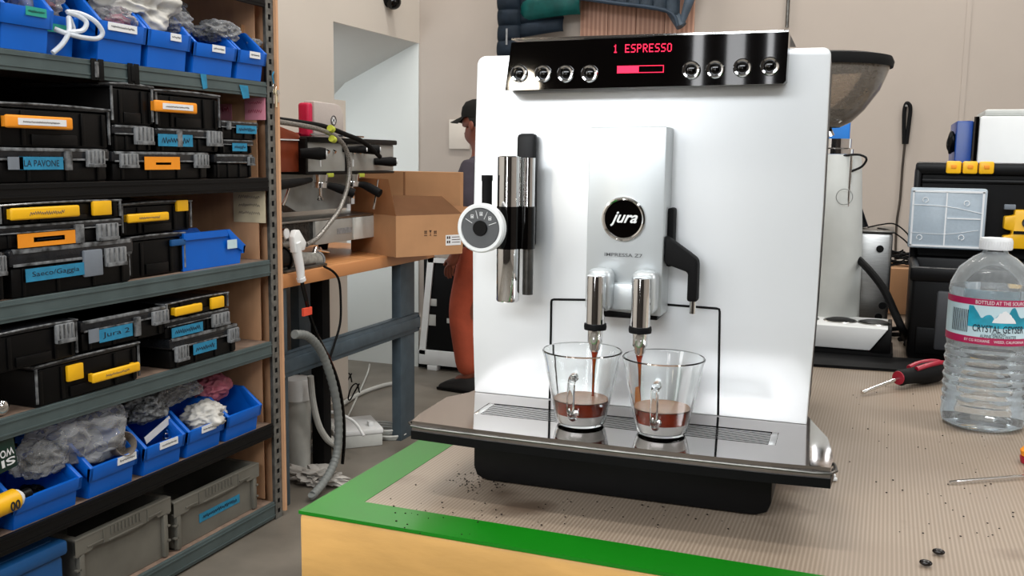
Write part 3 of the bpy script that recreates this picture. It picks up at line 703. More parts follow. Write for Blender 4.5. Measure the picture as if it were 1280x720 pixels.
# hoses and cables there
tag(B().tube([ony(1064, 316, 1.62), ony(1085, 336, 1.56), ony(1105, 362, 1.54), ony(1118, 390, 1.53), ony(1128, 412, 1.52), onz(1133, 424, TZ+.006)], .0058, 10, 8).obj('black_hose', 'blackrough'), 'thick black hose curving down beside the steel box', 'hose')
for k_, (pts, lb) in enumerate((([(1084, 290), (1100, 281), (1118, 280), (1134, 292), (1140, 306)], 'thin cable arching highest above the steel box to the black case'),
                         ([(1096, 293), (1112, 288), (1128, 298), (1139, 309)], 'thin cable arching lowest from the steel box to the black case'))):
    P = [ony(a_, b_, 1.70-.01*k_) for a_, b_ in pts]; P[0].z = TZ+zt+.006
    tag(B().tube(P, .0013, 6, 6).obj('thin_cable', 'blackrough'), lb, 'cable', 'thin cables between steel box and case')
bx = ony(1110, 335, 1.95); bx2 = ony(1142, 335, 1.95)
t = thing('small_cardboard_box', 'small brown cardboard box between steel box and black case', 'box', (bx.x-.03, 1.95, TZ))
B().box(0, bx2.x-bx.x+.05, 0, .12, 0, bx.z-TZ, .002).obj('carton', 'card', t)
B().box(.0, bx2.x-bx.x+.05, .055, .066, bx.z-TZ, bx.z-TZ+.0006).obj('tape_strip', 'cardin', t)
cb = B(); rnd = random.Random(8)
for k_ in range(9):
    c0 = Vector((bx.x+.02+rnd.uniform(-.02, .04), 2.0, bx.z+.004+.003*k_)); r0 = rnd.uniform(.02, .034)
    cb.tube([c0+Vector((r0*math.cos(a_*PI/5), r0*.6*math.sin(a_*PI/5), .003*math.sin(a_*1.7+k_))) for a_ in range(11)], .0017, 6, 3)
tag(cb.obj('cable_coil', 'blackrough'), 'tangled coil of dark cable on the small brown box', 'cable')
B_ = B()
for k_ in range(4):
    p0_, p1_ = onz(1108+8*k_, 412+6*k_, TZ+.004), onz(1178-4*k_, 424+7*k_, TZ+.004)
    B_.tube([p0_, (p0_+p1_)/2+Vector((0, .01*(-1)**k_, .008)), p1_], .0038, 8, 6)
tag(B_.obj('cable_bundle', 'blackrough'), 'bundle of black cables lying on the table before the black case', 'cable')
# blue panel behind the grinder
p0, p1 = ony(1030, 150, 2.0), ony(1063, 150, 2.0)
t = thing('blue_folder', 'bright blue upright folder standing behind the grinder hopper', 'folder', (p0.x, 2.0, TZ))
B().box(0, p1.x-p0.x, 0, .004, 0, p0.z-TZ, .001).obj('cover', 'skyblue', t)
B().box(0, p1.x-p0.x, .020, .024, 0, p0.z-TZ, .001).obj('cover', 'skyblue', t)
B().box(0, .004, .0035, .0205, 0, p0.z-TZ, .001).obj('spine', 'skyblue', t)
B().box(.005, p1.x-p0.x-.004, .005, .019, .001, p0.z-TZ-.006).obj('sheets', 'paper', t)

# ---- black tool case, open, with clear organiser in the lid
CY0, CY1 = 1.50, 1.72
cx0 = ony(1136, 400, CY0).x; cx1 = cx0+.46
zr = ony(1150, 336, CY0).z-TZ
t = thing('open_tool_case', 'open black tool case with yellow latches standing behind the water bottle', 'tool case', (cx0, CY0, TZ))
Wc = cx1-cx0; Dp = CY1-CY0
cs = B().box(0, Wc, 0, .012, 0, zr, .006).box(0, Wc, Dp-.012, Dp, 0, zr, .006).box(0, .012, .004, Dp-.004, 0, zr, .005).box(Wc-.012, Wc, .004, Dp-.004, 0, zr, .005).box(.004, Wc-.004, .004, Dp-.004, 0, .012)
cs.box(-.003, Wc+.003, -.004, .006, zr-.018, zr+.003, .004)
cs.box(.01, Wc-.01, -.003, .002, .010, .05, .003)
cs.obj('case_bottom', 'black', t)
B().box(.035, .035+.10, -.006, .001, .018, zr-.03, .005).box(.17, .27, -.006, .001, .018, zr-.03, .005).obj('front_recess_panel', 'greyside', t)
zl0_, zl1_ = zr-.03, ony(1200, 203, CY1).z-TZ
zl1_ = min(zl1_, .33)
ld = B().box(.0, Wc, Dp+.001, Dp+.05, zl0_, zl1_, .014, seg=3).box(.012, Wc-.012, Dp-.006, Dp+.01, zr+.002, zl1_-.01)
ld.obj('lid', 'black', t)
ld = B().box(.0, Wc, Dp-.014, Dp-.002, zl1_-.020, zl1_, .005).box(.0, .010, Dp-.014, Dp-.002, zl0_, zl1_-.01, .004).box(Wc-.010, Wc, Dp-.014, Dp-.002, zl0_, zl1_-.01, .004)
ld.box(.01, Wc-.01, Dp-.010, Dp-.002, zl1_-.034, zl1_-.026, .003)
ld.obj('lid_rim', 'black', t)
for k_ in range(3):
    p0, p1 = ony(1183+20.5*k_, 205, CY1-.016), ony(1202+20.5*k_, 205, CY1-.016)
    lt = B().box(p0.x-cx0, p1.x-cx0, Dp-.020, Dp-.012, zl1_-.018, zl1_+.002, .003).obj('latch', 'yellow', t)
    B().box((p0.x+p1.x)/2-cx0-.004, (p0.x+p1.x)/2-cx0+.004, Dp-.0215, Dp-.0195, zl1_-.010, zl1_-.004, .001).obj('latch_pin', 'orange', lt)
# organiser clipped in the lid
o0, o1 = ony(1139, 235, CY1-.03), ony(1235, 235, CY1-.03); oz0 = ony(1180, 311, CY1-.03).z-TZ; oz1 = ony(1180, 235, CY1-.03).z-TZ
og = thing('clear_organiser', 'clear compartment organiser clipped inside the open tool case lid', 'organiser box', (o0.x, CY1-.012, TZ+oz0))
w_, h_ = o1.x-o0.x, oz1-oz0
B().box(0, w_, -.026, -.003, 0, h_, .004).obj('lid', 'clearlid', og)
B().box(.001, w_-.001, -.0025, .0, .001, h_-.001).obj('back', 'greylabel', og)
dv = B().box(w_*.47, w_*.49, -.0275, -.0262, .006, h_-.006).box(w_*.50, w_-.008, -.0275, -.0262, h_*.50, h_*.52)
dv.box(.003, w_-.003, -.0275, -.0262, .003, .006).box(.003, w_-.003, -.0275, -.0262, h_-.007, h_-.004).box(.003, .006, -.0275, -.0262, .004, h_-.005).box(w_-.007, w_-.004, -.0275, -.0262, .004, h_-.005)
dv.obj('divider', 'paper', og)
for a_, b_ in ((.2, .80), (.74, .76), (.15, .18), (.7, .2)):
    B().tube([(w_*a_+.004*math.cos(x*PI/4), -.0275, h_*b_+.004*math.sin(x*PI/4)) for x in range(-2, 6)], .0007, 5, 2).obj('embossed_hook', 'paper', og)
B().tube([(.004, -.0276, h_*.72), (w_*.5, -.0276, h_*.70), (w_-.006, -.0276, h_*.60)], .0006, 5, 4).tube([(.004, -.0276, h_*.26), (w_*.5, -.0276, h_*.25), (w_-.01, -.0276, h_*.33)], .0004, 5, 4).obj('cover_ridge', 'paper', og)
# yellow clamp in the lid
y0 = ony(1252, 310, CY1-.03); y1 = ony(1263, 262, CY1-.03)
yt = thing('yellow_tool', 'yellow angular tool held in the lid right of the clear organiser', 'tool', (y0.x, CY1-.012, y0.z))
hh = y1.z-y0.z
B().prism([(0, 0), (.09, 0), (.09, hh), (.014, hh), (.014, hh*.86), (.0, hh*.82), (.0, hh*.5), (.012, hh*.46), (.012, hh*.36), (0, hh*.32)], -.025, -.003, 'xz', .002).obj('body', 'yellow', yt)
B().cyl((.032, -.0252, hh*.68), (.032, -.0285, hh*.68), .0075).obj('screw', 'parts_dark', yt)
B().box(.014, .05, -.0262, -.0252, hh*.38, hh*.46).obj('slot', 'black', yt)
B().box(-.001, .015, -.021, -.012, hh+.004-.004, hh+.008, .001).obj('clip', 'greylabel', yt)
# white appliance behind
AY = 1.86
p0, p1 = ony(1221, 150, AY), ony(1221, 198, AY); zt = ony(1235, 145, AY).z-TZ
t = thing('white_dispenser', 'tall white box-shaped appliance with a blue side standing behind the tool case', 'appliance', (p0.x, AY, TZ))
B().box(.004, .34, 0, .2, 0, zt, .006).obj('housing', 'white', t)
B().box(.012, .30, .01, .18, zt, zt+.012, .005).obj('top_cap', 'offwhite', t)
B().box(-.001, .004, .001, .19, 0, zt-.001).obj('black_strip', 'blackgloss', t)
B().box(-.004, -.001, .001, .19, 0, zt-.001).obj('steel_strip', 'chrome', t)
px_ = ony(1195, 170, AY).x-p0.x
B().box(px_, -.0045, .003, .18, 0, zt-.008, .002).obj('blue_side', 'appl_blue', t)
B().blob((px_-.005, .02, zt-.045), .008, .010, .020, .18, 1.5, 3, 3).obj('knob', 'black', t)

# ================================================================== STEEL SHELF RACK (left)
XF = -2.04; RY0, RY1 = 1.20, 2.865; XBk = -2.66
rack = thing('steel_shelf_rack', 'tall grey-green steel shelf rack along the left wall with particle board end', 'shelf rack', (XF, RY1, 0))
RO = Vector((XF, RY1, 0))
def rb(x0, x1, y0, y1, z0, z1, bev=0): return (x0-RO.x, x1-RO.x, y0-RO.y, y1-RO.y, z0, z1, bev)
SH = [(1.845, 1.905, 'blacksteel'), (1.539, 1.591, 'rack'), (1.214, 1.261, 'blacksteel'), (.912, .969, 'rack'), (.617, .673, 'rack'), (.318, .368, 'blacksteel'), (.008, .070, 'rack')]
for z0, z1, m in SH:
    rm = B().box(*rb(XF-.012, XF, RY0, RY1, z0, z1-.0005, .0015))
    rm.box(*rb(XF-.0, XF+.003, RY0, RY1, z1-.014, z1-.010)).box(*rb(XF-.0, XF+.003, RY0, RY1, z0+.010, z0+.014)).box(*rb(XF-.04, XF-.012, RY0, RY1, z1-.018, z1-.0145))
    rm.obj('shelf_beam', m, rack, smooth=False)
    B().box(*rb(XBk, XF-.0125, RY0, RY1, z1-.0145, z1-.001)).obj('shelf_board', 'shelfboard' if m == 'rack' or z0 > .3 else 'shelfboard', rack, smooth=False)
    B().box(*rb(XBk-.01, XBk, RY0, RY1, z0, z1)).obj('rear_beam', 'blacksteel', rack, smooth=False)
for yy in (RY0, RY1+.004):
    po = B(); y0, y1 = (yy, yy+.042)
    po.box(*rb(XF-.002, XF+.001, y0, y0+.013, 0, 2.1)).box(*rb(XF-.002, XF+.001, y1-.013, y1, 0, 2.1))
    k_ = 0
    z = 0
    while z < 2.08:
        po.box(*rb(XF-.002, XF+.001, y0+.013, y1-.013, z, z+.020)); z += .038
    po.box(*rb(XF-.040, XF-.002, y1-.003, y1, 0, 2.1))
    po.obj('post', 'rackpost', rack, smooth=False)
    B().box(*rb(XF-.006, XF-.003, y0+.006, y1-.006, 0.0, 2.1)).obj('post_liner', 'blackrough', rack, smooth=False)
    B().box(*rb(XBk-.012, XBk+.02, y0, y1, 0, 2.1)).obj('post', 'rackpost', rack, smooth=False)
B().box(*rb(XBk, XF+.012, RY1+.048, RY1+.060, 0.02, 2.1)).obj('end_panel', 'particle', rack, smooth=False)
B().box(*rb(XBk, XF-.045, RY1+.0005, RY1+.0035, .075, 2.1)).obj('inner_panel', 'particle', rack, smooth=False)
B().box(*rb(XBk-.016, XBk-.0125, RY0, RY1+.05, 0.02, 2.1)).obj('shade_panel', 'blackrough', rack, smooth=False)  # added black sheet standing in for the deep shade behind the shelves
# straps and tapes round the top beam
def yz(px, py, X=XF): p = onx(px, py, X); return p.y, p.z
for x0, x1, lb in ((112, 128, 'black strap wrapped round the top beam above the tall black box'), (158, 172, 'black strap on the top beam, right of the other strap')):
    ya, yb = yz(x0, 85)[0], yz(x1, 85)[0]
    t = thing('black_strap', lb, 'strap', (XF, (ya+yb)/2, 1.54), 0, 'straps round the top beam')
    hw = (yb-ya)/2
    B().box(.0035, .006, -hw, -hw*.1, -.004, .054, .001).obj('band', 'blackrough', t)
    B().box(.0035, .006, hw*.1, hw, -.004, .054, .001).obj('band', 'blackrough', t)
    B().box(.006, .008, -hw*.5, hw*.1, .004, .046, .001).obj('clip', 'rim' if x0 == 112 else 'blackrough', t)
for (x0, x1, y0, y1, lb) in ((249, 257, 92, 112, 'short piece of blue tape on the top beam'), (298, 309, 106, 124, 'folded blue tape hanging from the top beam by the post')):
    ya, za_ = yz(x0, y0); yb, zb_ = yz(x1, y1)
    t = tag(B().prism([(0, 0), (yb-ya, 0), ((yb-ya)*1.15, -(za_-zb_)*.9), ((yb-ya)*.4, -(za_-zb_))], .0035, .0045, 'yz').obj('blue_tape_piece', 'bluetape', smooth=False), lb, 'tape')
    t.location = (XF, ya, za_)
# keys on the post
p = onx(341, 108, XF)
t = thing('hanging_keys', 'bunch of keys hanging on the front post of the rack', 'keys', (XF+.004, p.y, p.z))
B().tube([(.004, .010*math.cos(a_*PI/6), .012*math.sin(a_*PI/6)) for a_ in range(13)], .001, 6, 1).obj('key_ring', 'chrome', t)
for k_, (dy, l_) in enumerate(((-.006, .05), (.004, .062), (.012, .045))):
    B().lathe([(0, -.001), (.010, -.001), (.010, .001), (0, .001)], (.004+.003*k_, dy, -.020), 16, axis=(1, .2, 0)).box(.003+.003*k_, .005+.003*k_, dy-.003, dy+.003, -l_-.01, -.022).obj('key', 'creampaper' if k_ == 1 else 'chrome', t)
B().tube([(.003, -.004, .01), (.004, -.012, .035), (.003, -.002, .05)], .0025, 6).obj('lanyard', 'bluetape', t)

# ---- papers on the end panel
def panel_note(x0, x1, y0, y1, m, label, lines, ink):
    Yp = RY1-.0005
    a = ony(x0, (y0+y1)/2, Yp); b = ony(x1, (y0+y1)/2, Yp); c = ony((x0+x1)/2, y0, Yp); d_ = ony((x0+x1)/2, y1, Yp)
    t = thing('paper_note', label, 'note', ((a.x+b.x)/2, Yp, (c.z+d_.z)/2)); hw, hh = (b.x-a.x)/2, (c.z-d_.z)/2
    B().box(-hw, hw, -.0012, -.0002, -hh, hh).obj('sheet', m, t, smooth=False)
    for k_, s_ in enumerate(lines):
        text(s_, hw*1.3, hh*.9/len(lines)*.8, ink, t, (0, -.0015, hh*(.75-1.5*(k_+.3)/len(lines))), (1, 0, 0), (0, 0, 1))
panel_note(292, 332, 238, 278, 'creampaper', 'cream handwritten note on the particle board end panel', ('~ab', '~abc', '~abcd'), 'inkgrey')
panel_note(273, 290, 130, 150, 'pinkpaper', 'left pink slip pinned on the end panel under the top shelf', ('~',), 'pinkink')
panel_note(306, 332, 122, 150, 'pinkpaper', 'right pink slip on the end panel, next to the post', ('~a', '~ab'), 'pinkink')

# ---- black cases
def rect(x0, x1, y0, y1, X):
    ym = (y0+y1)/2; xm = (x0+x1)/2
    return onx(x0, ym, X).y, onx(x1, ym, X).y, onx(xm, y1, X).z, onx(xm, y0, X).z
def add_label(t, r, m, txt, ink='ink', off=.0045, sub='taped_label', X=XF, tw_=.8):
    a, b, z0, z1 = rect(*r, X); L = t.location
    o = B().box(off, off+.0015, a-L.y, b-L.y, z0-L.z, z1-L.z).obj(sub, m, t, smooth=False)
    if txt: text(txt, (b-a)*tw_, (z1-z0)*.5, ink, o, (off+.0018, (a+b)/2-L.y, (z0+z1)/2-L.z), (0, 1, 0), (0, 0, 1))
    return o
def black_case(label, x0, x1, ytop, z0, X=XF, latches=(), handle=None, labels=(), kind='flat', depth=.33, latchm='latch', yref=None):
    zm = z0+.03
    ya, yb = onx(x0, yref or (ytop+30), X).y, onx(x1, yref or (ytop+30), X).y
    zt = onx((x0+x1)/2, ytop, X).z; h = zt-z0; L = yb-ya
    t = thing('black_case', label, 'case', (X, (ya+yb)/2, z0), 0, 'black parts cases on the rack shelves'); hl = L/2
    if kind == 'flat':     # shallow organiser with a smoky lid
        b = B().box(-depth, -.006, -hl+.008, hl-.008, 0, h*.62, .008)
        for q in (-.5, -.18, .18, .5): b.box(-.008, -.002, q*L*.8-.005, q*L*.8+.005, .004, h*.6, .001)
        b.obj('body', 'black', t)
        B().box(-depth-.004, .0, -hl, hl, h*.64, h, .007).obj('lid', 'smoke', t)
        B().box(-depth*.5, .0025, -hl+.012, hl-.012, h*.90, h*1.0, .002).box(.0, .002, -hl+.01, hl-.01, h*.64, h*.70, .0008).obj('lid_rim', 'rim', t)
    else:                  # tall tool box with a clear rimmed lid
        b = B().box(-depth, -.006, -hl+.006, hl-.006, 0, h*.86, .006)
        for q in (-.44, -.25, .25, .44): b.box(-.008, -.001, q*L-.006, q*L+.006, .006, h*.82, .001)
        b.box(-.006, .0, -L*.19, L*.19, h*.05, h*.3, .002)
        b.obj('body', 'black', t)
        B().box(-depth-.002, .0, -hl, hl, h*.87, h-.003, .005).obj('lid', 'smoke', t)
        rr = B().tube([(-.035, -hl, h-.006), (.0, -hl, h-.006), (.002, -hl*.3, h-.003), (.002, hl*.3, h-.003), (0, hl, h-.006), (-.035, hl, h-.006)], .003, 6, 1)
        rr.box(-.001, .003, -hl+.004, -hl+.010, h*.1, h*.9).box(-.001, .003, hl-.010, hl-.004, h*.1, h*.9)
        rr.obj('lid_rim', 'rim', t)
    for lt in latches:
        a, b_, c, d_ = rect(*lt[:4], X); col = lt[4] if len(lt) > 4 else latchm
        lo = B().box(-.002, .009, a-t.location.y, b_-t.location.y, c-z0, d_-z0, .003)
        lo = lo.obj('latch', col, t)
        if col == 'latch':
            rb_ = B(); n_ = 4
            for k_ in range(n_):
                yy = a-t.location.y+(b_-a)*(k_+.7)/(n_+.4); rb_.box(.009, .0115, yy-.0022, yy+.0022, c-z0+(d_-c)*.25, d_-z0-.001, .001)
            rb_.box(.009, .013, a-t.location.y+.002, b_-t.location.y-.002, c-z0, c-z0+(d_-c)*.2, .001)
            rb_.obj('latch_rib', 'rim', lo)
    if handle:
        a, b_, c, d_ = rect(*handle[:4], X); y0_, y1_, z0_, z1_ = a-t.location.y, b_-t.location.y, c-z0, d_-z0
        ho = B().box(.010, .022, y0_, y1_, z0_, z1_, .0055, seg=3).box(-.004, .012, y0_+.006, y0_+.018, z0_+.003, z1_-.003).box(-.004, .012, y1_-.018, y1_-.006, z0_+.003, z1_-.003).obj('handle', handle[5] if len(handle) > 5 else 'yellow', t)
        if handle[4]:
            if handle[4].startswith('#'):
                B().box(.0222, .0234, y0_+(y1_-y0_)*.16, y1_-(y1_-y0_)*.12, z0_+(z1_-z0_)*.25, z1_-(z1_-z0_)*.22).obj('handle_label', 'paper', ho, smooth=False)
                text(handle[4][1:], (y1_-y0_)*.55, (z1_-z0_)*.16, 'inkgrey', ho, (.0238, (y0_+y1_)/2, (z0_+z1_)/2), (0, 1, 0), (0, 0, 1))
            else: text(handle[4], (y1_-y0_)*.5, (z1_-z0_)*.36, 'inkgrey', ho, (.0224, (y0_+y1_)/2, (z0_+z1_)/2), (0, 1, 0), (0, 0, 1))
    for lb in labels: add_label(t, lb[:4], lb[4], lb[5], off=.0045, X=X)
    return t, zt
zB, zC, zD = 1.261, .969, .673
# second shelf
_, z1 = black_case('long case low on the second shelf with blue handwritten tape and two grey latches', -30, 138, 185, zB, latches=((107, 129, 188, 209), (80, 88, 189, 213, 'rim')), labels=((8, 27, 196, 212, 'greylabel', ''), (22, 77, 196, 212, 'bluetape', 'LA PAVONE')), yref=200)
black_case('big black tool box with an orange carry handle on the second shelf', -12, 138, 130, z1+.001, kind='tall', handle=(0, 84, 145, 161, '#~', 'orange'), yref=160)
_, z1 = black_case('bottom case of the middle stack with an orange taped label', 140, 263, 190, zB, latches=((149, 171, 192, 210), (242, 259, 193, 210)), labels=((179, 223, 196, 212, 'orange', ''), (193, 212, 203, 206, 'teal', '')), yref=202)
_, z2 = black_case('small left case in the middle stack, below the tall narrow box', 140, 192, 157, z1+.001, latches=((167, 190, 159, 181),), yref=172)
black_case('case with a plain blue tape in the middle stack of the second shelf', 195, 277, 162, z1+.001, latches=((258, 276, 164, 183), (220, 226, 163, 184, 'rim')), labels=((196, 239, 168, 183, 'bluetape', '~'),), yref=175)
black_case('tall narrow black box topmost at the left of the middle stack', 137, 192, 104, z2+.001, kind='tall', yref=130)
black_case('black tool box topmost in the middle stack with an orange carry handle', 193, 275, 114, z2-.004, kind='tall', handle=(187, 240, 127, 141, '#~', 'orange'), yref=135)
_, z1 = black_case('lowest flat case of the small right stack on the second shelf', 268, 318, 193, zB, latches=((309, 316, 196, 207),), yref=200)
_, z2 = black_case('middle flat case of the small right stack on the second shelf', 276, 318, 175, z1+.001, labels=((289, 307, 179, 189, 'bluetape', '~'),), yref=184)
black_case('top flat case of the small right stack on the second shelf', 274, 324, 152, z2+.001, latches=((283, 287, 151, 162, 'rim'),), labels=((294, 319, 157, 167, 'bluetape', '~'),), yref=162)
# third shelf
_, z1 = black_case('bottom case on the third shelf with a long blue handwritten tape', 12, 168, 305, zC, latches=((130, 156, 309, 332), (103, 126, 312, 345, 'greylabel')), labels=((30, 104, 332, 348, 'bluetape', 'Saeco/Gaggia'),), yref=335)
_, z2 = black_case('middle case on the third shelf with orange label and green tape', -6, 155, 278, z1+.001, latches=((120, 146, 279, 300), (92, 103, 280, 304, 'rim')), labels=((20, 93, 290, 307, 'orange', ''), (40, 79, 295, 301, 'teal', '~')), yref=292)
black_case('top case on the third shelf with a yellow handle and yellow latch', -4, 152, 251, z2+.001, kind='tall', handle=(6, 93, 258, 273, '~'), latches=((114, 137, 251, 269, 'yellow'),), yref=262)
black_case('black case at the left edge of the third shelf, beside the lowest long case', -62, 9, 318, zC, latches=((-14, 6, 320, 345),), yref=350)
_, z1 = black_case('low dark box with a blue-grey latch behind the blue bin', 158, 232, 292, zC, kind='tall', latches=((212, 230, 299, 307, 'bluelid'),), X=XF-.03, yref=310)
black_case('dark box with yellow handle and small yellow latch at the back of the third shelf', 150, 240, 251, z1+.001, kind='tall', X=XF-.03, handle=(153, 205, 266, 277, '~'), latches=((219, 233, 250, 264, 'yellow'),), yref=270)
# fourth shelf
_, z1 = black_case('lower black box on the fourth shelf with a tilted yellow handle', 42, 176, 441, zD, kind='tall', handle=(109, 169, 459, 471, '~'), latches=((82, 102, 455, 475, 'yellow'),), yref=470)
black_case('upper case on the fourth shelf with a blue taped label marked two', 101, 211, 392, z1+.001, latches=((189, 209, 388, 405), (167, 174, 396, 420, 'rim')), labels=((109, 122, 411, 428, 'greylabel', ''), (122, 164, 408, 424, 'bluetape', 'Jura 2')), yref=415)
black_case('near black box on the fourth shelf with a grey ribbed latch', -20, 98, 408, z1+.001, kind='tall', latches=((68, 91, 404, 428),), yref=430, X=XF+.015)
_, z1 = black_case('lowest case of the far stack on the fourth shelf', 212, 299, 414, zD, latches=((218, 234, 432, 451), (284, 297, 410, 427)), labels=((240, 269, 427, 440, 'bluetape', '~'),), yref=430)
_, z2 = black_case('middle case of the far stack on the fourth shelf with blue tape', 206, 288, 393, z1+.001, latches=((264, 285, 391, 407),), labels=((213, 252, 406, 418, 'bluetape', '~'),), yref=405)
black_case('top box of the far stack on the fourth shelf with yellow handle', 206, 286, 371, z2+.001, kind='tall', handle=(213, 247, 381, 392, ''), latches=((262, 278, 371, 385, 'yellow'),), yref=385)
p = onx(3, 517, XF-.02)
o = B().sphere((0, 0, 0), .024).obj('chrome_ball', 'chrome'); o.location = (XF-.03, p.y, zD+.024)
tag(o, 'shiny chrome ball at the left edge of the fourth shelf', 'ball')

# ---- blue open-front bins
def blue_bin(label, ya, yb, z0, h=.15, depth=.26, X=XF+.01, lab=None, rz=0, frac=.52, group='blue open-front bins on the rack'):
    L = yb-ya; t = thing('blue_bin', label, 'bin', (X, (ya+yb)/2, z0), rz, group); hl = L/2
    b = B(); th = .003; tp = .010
    lipz = h*frac
    side = [(-depth, 0), (-.012, 0), (-.004, lipz*.6), (0.0, lipz*.62), (0.004, lipz), (-depth*.10, lipz+.004), (-depth*.28, h), (-depth, h)]
    for s_ in (-1, 1):
        y_in = s_*(hl-tp)
        b.prism(side, y_in-th/2, y_in+th/2, 'xz')
        b.box(-depth, -depth*.27, min(y_in, s_*(hl-.001)), max(y_in, s_*(hl-.001)), h-.022, h)
    b.box(-depth, -.012, -hl+tp, hl-tp, 0, .003)
    b.box(-depth, -depth+.003, -hl+tp, hl-tp, 0, h)
    b.prism([(-.014, 0), (-.010, 0), (-.002, lipz*.6), (-.006, lipz*.6)], -hl+tp, hl-tp, 'xz')
    b.obj('body', 'blue', t, smooth=False)
    lp = B().prism([(-.006, lipz*.56), (.004, lipz*.56), (.012, lipz), (.0, lipz)], -hl, hl, 'xz', .001)
    for s_ in (-1, 1):
        b0 = s_*(hl-.012); lp.prism([(-.002, lipz*.56), (.004, lipz*.56), (.012, lipz), (-depth*.24, h), (-depth*.3, h), (-depth*.16, lipz), (-.004, lipz*.7)], min(b0, s_*hl), max(b0, s_*hl), 'xz', .0008)
    lp.obj('front_lip', 'blue', t)
    if lab:
        y0_, y1_, zf, m, s_ = lab
        ox = .010; 
        o = B().box(ox, ox+.002, -hl+L*y0_, -hl+L*y1_, lipz*zf-.012, lipz*zf+.010).obj('bin_label', m, t, smooth=False)
        if s_: text(s_, L*(y1_-y0_)*.8, .007, 'ink', o, (ox+.0024, -hl+L*(y0_+y1_)/2, lipz*zf-.001), (0, 1, 0), (0, 0, 1))
    return t
def Yp(px, py): return onx(px, py, XF+.015).y
zA = 1.591
rowA = [(-30, 2, 'top shelf bin cut off at the left photo edge', None),
        (1, 68, 'top shelf bin with a green taped label, second from the left', (.45, .85, .92, 'teal', '~')),
        (70, 118, 'set-back bin on the top shelf with the coiled clear tube on it', (.15, .75, .7, 'teal', '')),
        (122, 183, 'top shelf bin full of white bags, below a long white label', (.18, .78, .90, 'paper', '~')),
        (184, 238, 'top shelf bin with a grey bag and a small square label', (.5, .75, .90, 'paper', '~')),
        (241, 295, 'top shelf bin holding a clear zip bag, second from the post', (.40, .70, .90, 'paper', '~')),
        (296, 332, 'top shelf bin nearest the post with a brown card in it', (.38, .75, .90, 'paper', '~'))]
for i, (x0, x1, lb, la) in enumerate(rowA):
    ya, yb = Yp(x0, 60), Yp(x1, 60)
    blue_bin(lb, ya+.002, yb-.002, zA, .19 if i < 5 else .165, .30, lab=la, X=XF+(.01 if i != 2 else -.045), frac=.56)
zE = .368
rowE = [(-48, 8, 655, 'lowest shelf row bin at the left edge under the yellow bottle', None, .15),
        (20, 108, 620, 'nearly empty bin on the fifth shelf behind the yellow bottle', None, .135),
        (116, 178, 600, 'fifth shelf bin with a clear round cup in it', (.55, .95, .9, 'paper', '~'), .155),
        (184, 236, 565, 'fifth shelf bin with a white card and metal fitting', (.35, .80, .9, 'paper', '~'), .15),
        (238, 285, 545, 'fifth shelf bin full of a grey and white bag', (.35, .75, .9, 'paper', '~'), .15),
        (287, 331, 525, 'fifth shelf bin nearest the post under the pink bag', None, .15)]
for i, (x0, x1, py, lb, la, h) in enumerate(rowE):
    ya, yb = Yp(x0, py), Yp(x1, py)
    blue_bin(lb, ya+.002, yb-.002, zE, h, .27, lab=la, X=XF-.005, frac=.6)
# blue bin turned sideways on the third shelf
ya, yb = Yp(228, 315), Yp(318, 315)
blue_bin('blue bin turned sideways at the far end of the third shelf', -.075, .075, zC, onx(270, 287, XF-.05).z-zC, .30, X=0, rz=0, lab=None, frac=.5)
bb = bpy.data.objects['blue_bin.013'] if 'blue_bin.013' in bpy.data.objects else None
if bb: bb.location = (XF-.095, yb-.012, zC); bb.rotation_euler.z = math.radians(90)
text('o6', .03, .03, 'paper', bb, (-.11, .0672, .09), (1, 0, 0), (0, 0, 1), name='bin_label_print') if False else None
o = B().box(-.088, -.038, -.0765, -.0745, .055, .085).obj('bin_label', 'labelblue', bb, smooth=False)

# ---- bags and loose contents
def bag(name, px, py, X, rx, ry, rz, m, label, cat='bag', seed=1, amp=.26, zmin=None, core=None):
    p = onx(px, py, X); z = p.z
    t = thing(name, label, cat, (X, p.y, zmin if zmin is not None else z-rz))
    zz = z-t.location.z
    B().blob((0, 0, zz), rx, ry, rz, amp, 1.7, seed, 5, flat=0 if zmin is not None else None).obj('film', m, t, angle=180)
    if core: B().blob((0, 0, zz-rz*.15), rx*.6, ry*.6, rz*.55, .4, 3, seed+3, 3, flat=.001 if zmin is not None else None).obj('contents', core, t, angle=20)
    return t
bag('plastic_bag', 38, 2, XF-.10, .09, .07, .07, 'film', 'clear bag of parts in the bin with the green label', seed=2, core='bagpink')
bag('white_bag', 168, 10, XF-.09, .10, .13, .075, 'bagwhite', 'large white bag bulging out of the top shelf bins', seed=3)
bag('plastic_bag', 146, 25, XF-.045, .05, .06, .040, 'film', 'clear bag with red print in the bin with the long label', seed=4, core='bagpink')
bag('plastic_bag', 212, 30, XF-.06, .06, .075, .045, 'filmgrey', 'grey bag in the top shelf bin with the square label', seed=5)
bag('plastic_bag', 205, 12, XF-.16, .05, .09, .04, 'film', 'clear crumpled film behind the grey bag on the top shelf', seed=15)
bag('plastic_bag', 270, 40, XF-.06, .06, .085, .040, 'filmgrey', 'clear zip bag in the bin second from the post', seed=6, core='parts_dark')
bag('plastic_bag', 316, 54, XF-.05, .03, .03, .016, 'film', 'small clear bag in the bin nearest the post', seed=7)
p = onx(306, 50, XF-.09)
t = tag(B().box(-.002, .002, -.022, .022, -.09, .05).obj('brown_card', 'card', smooth=False), 'brown card standing in the bin nearest the post', 'card'); t.location = p
bag('plastic_bag', 100, 545, XF-.09, .09, .15, .085, 'film', 'big clear bag lying over the bins on the fifth shelf', seed=8)
bag('plastic_bag', 52, 572, XF-.07, .045, .085, .05, 'film', 'clear bag with black parts beside the green pack', seed=9, core='parts_dark')
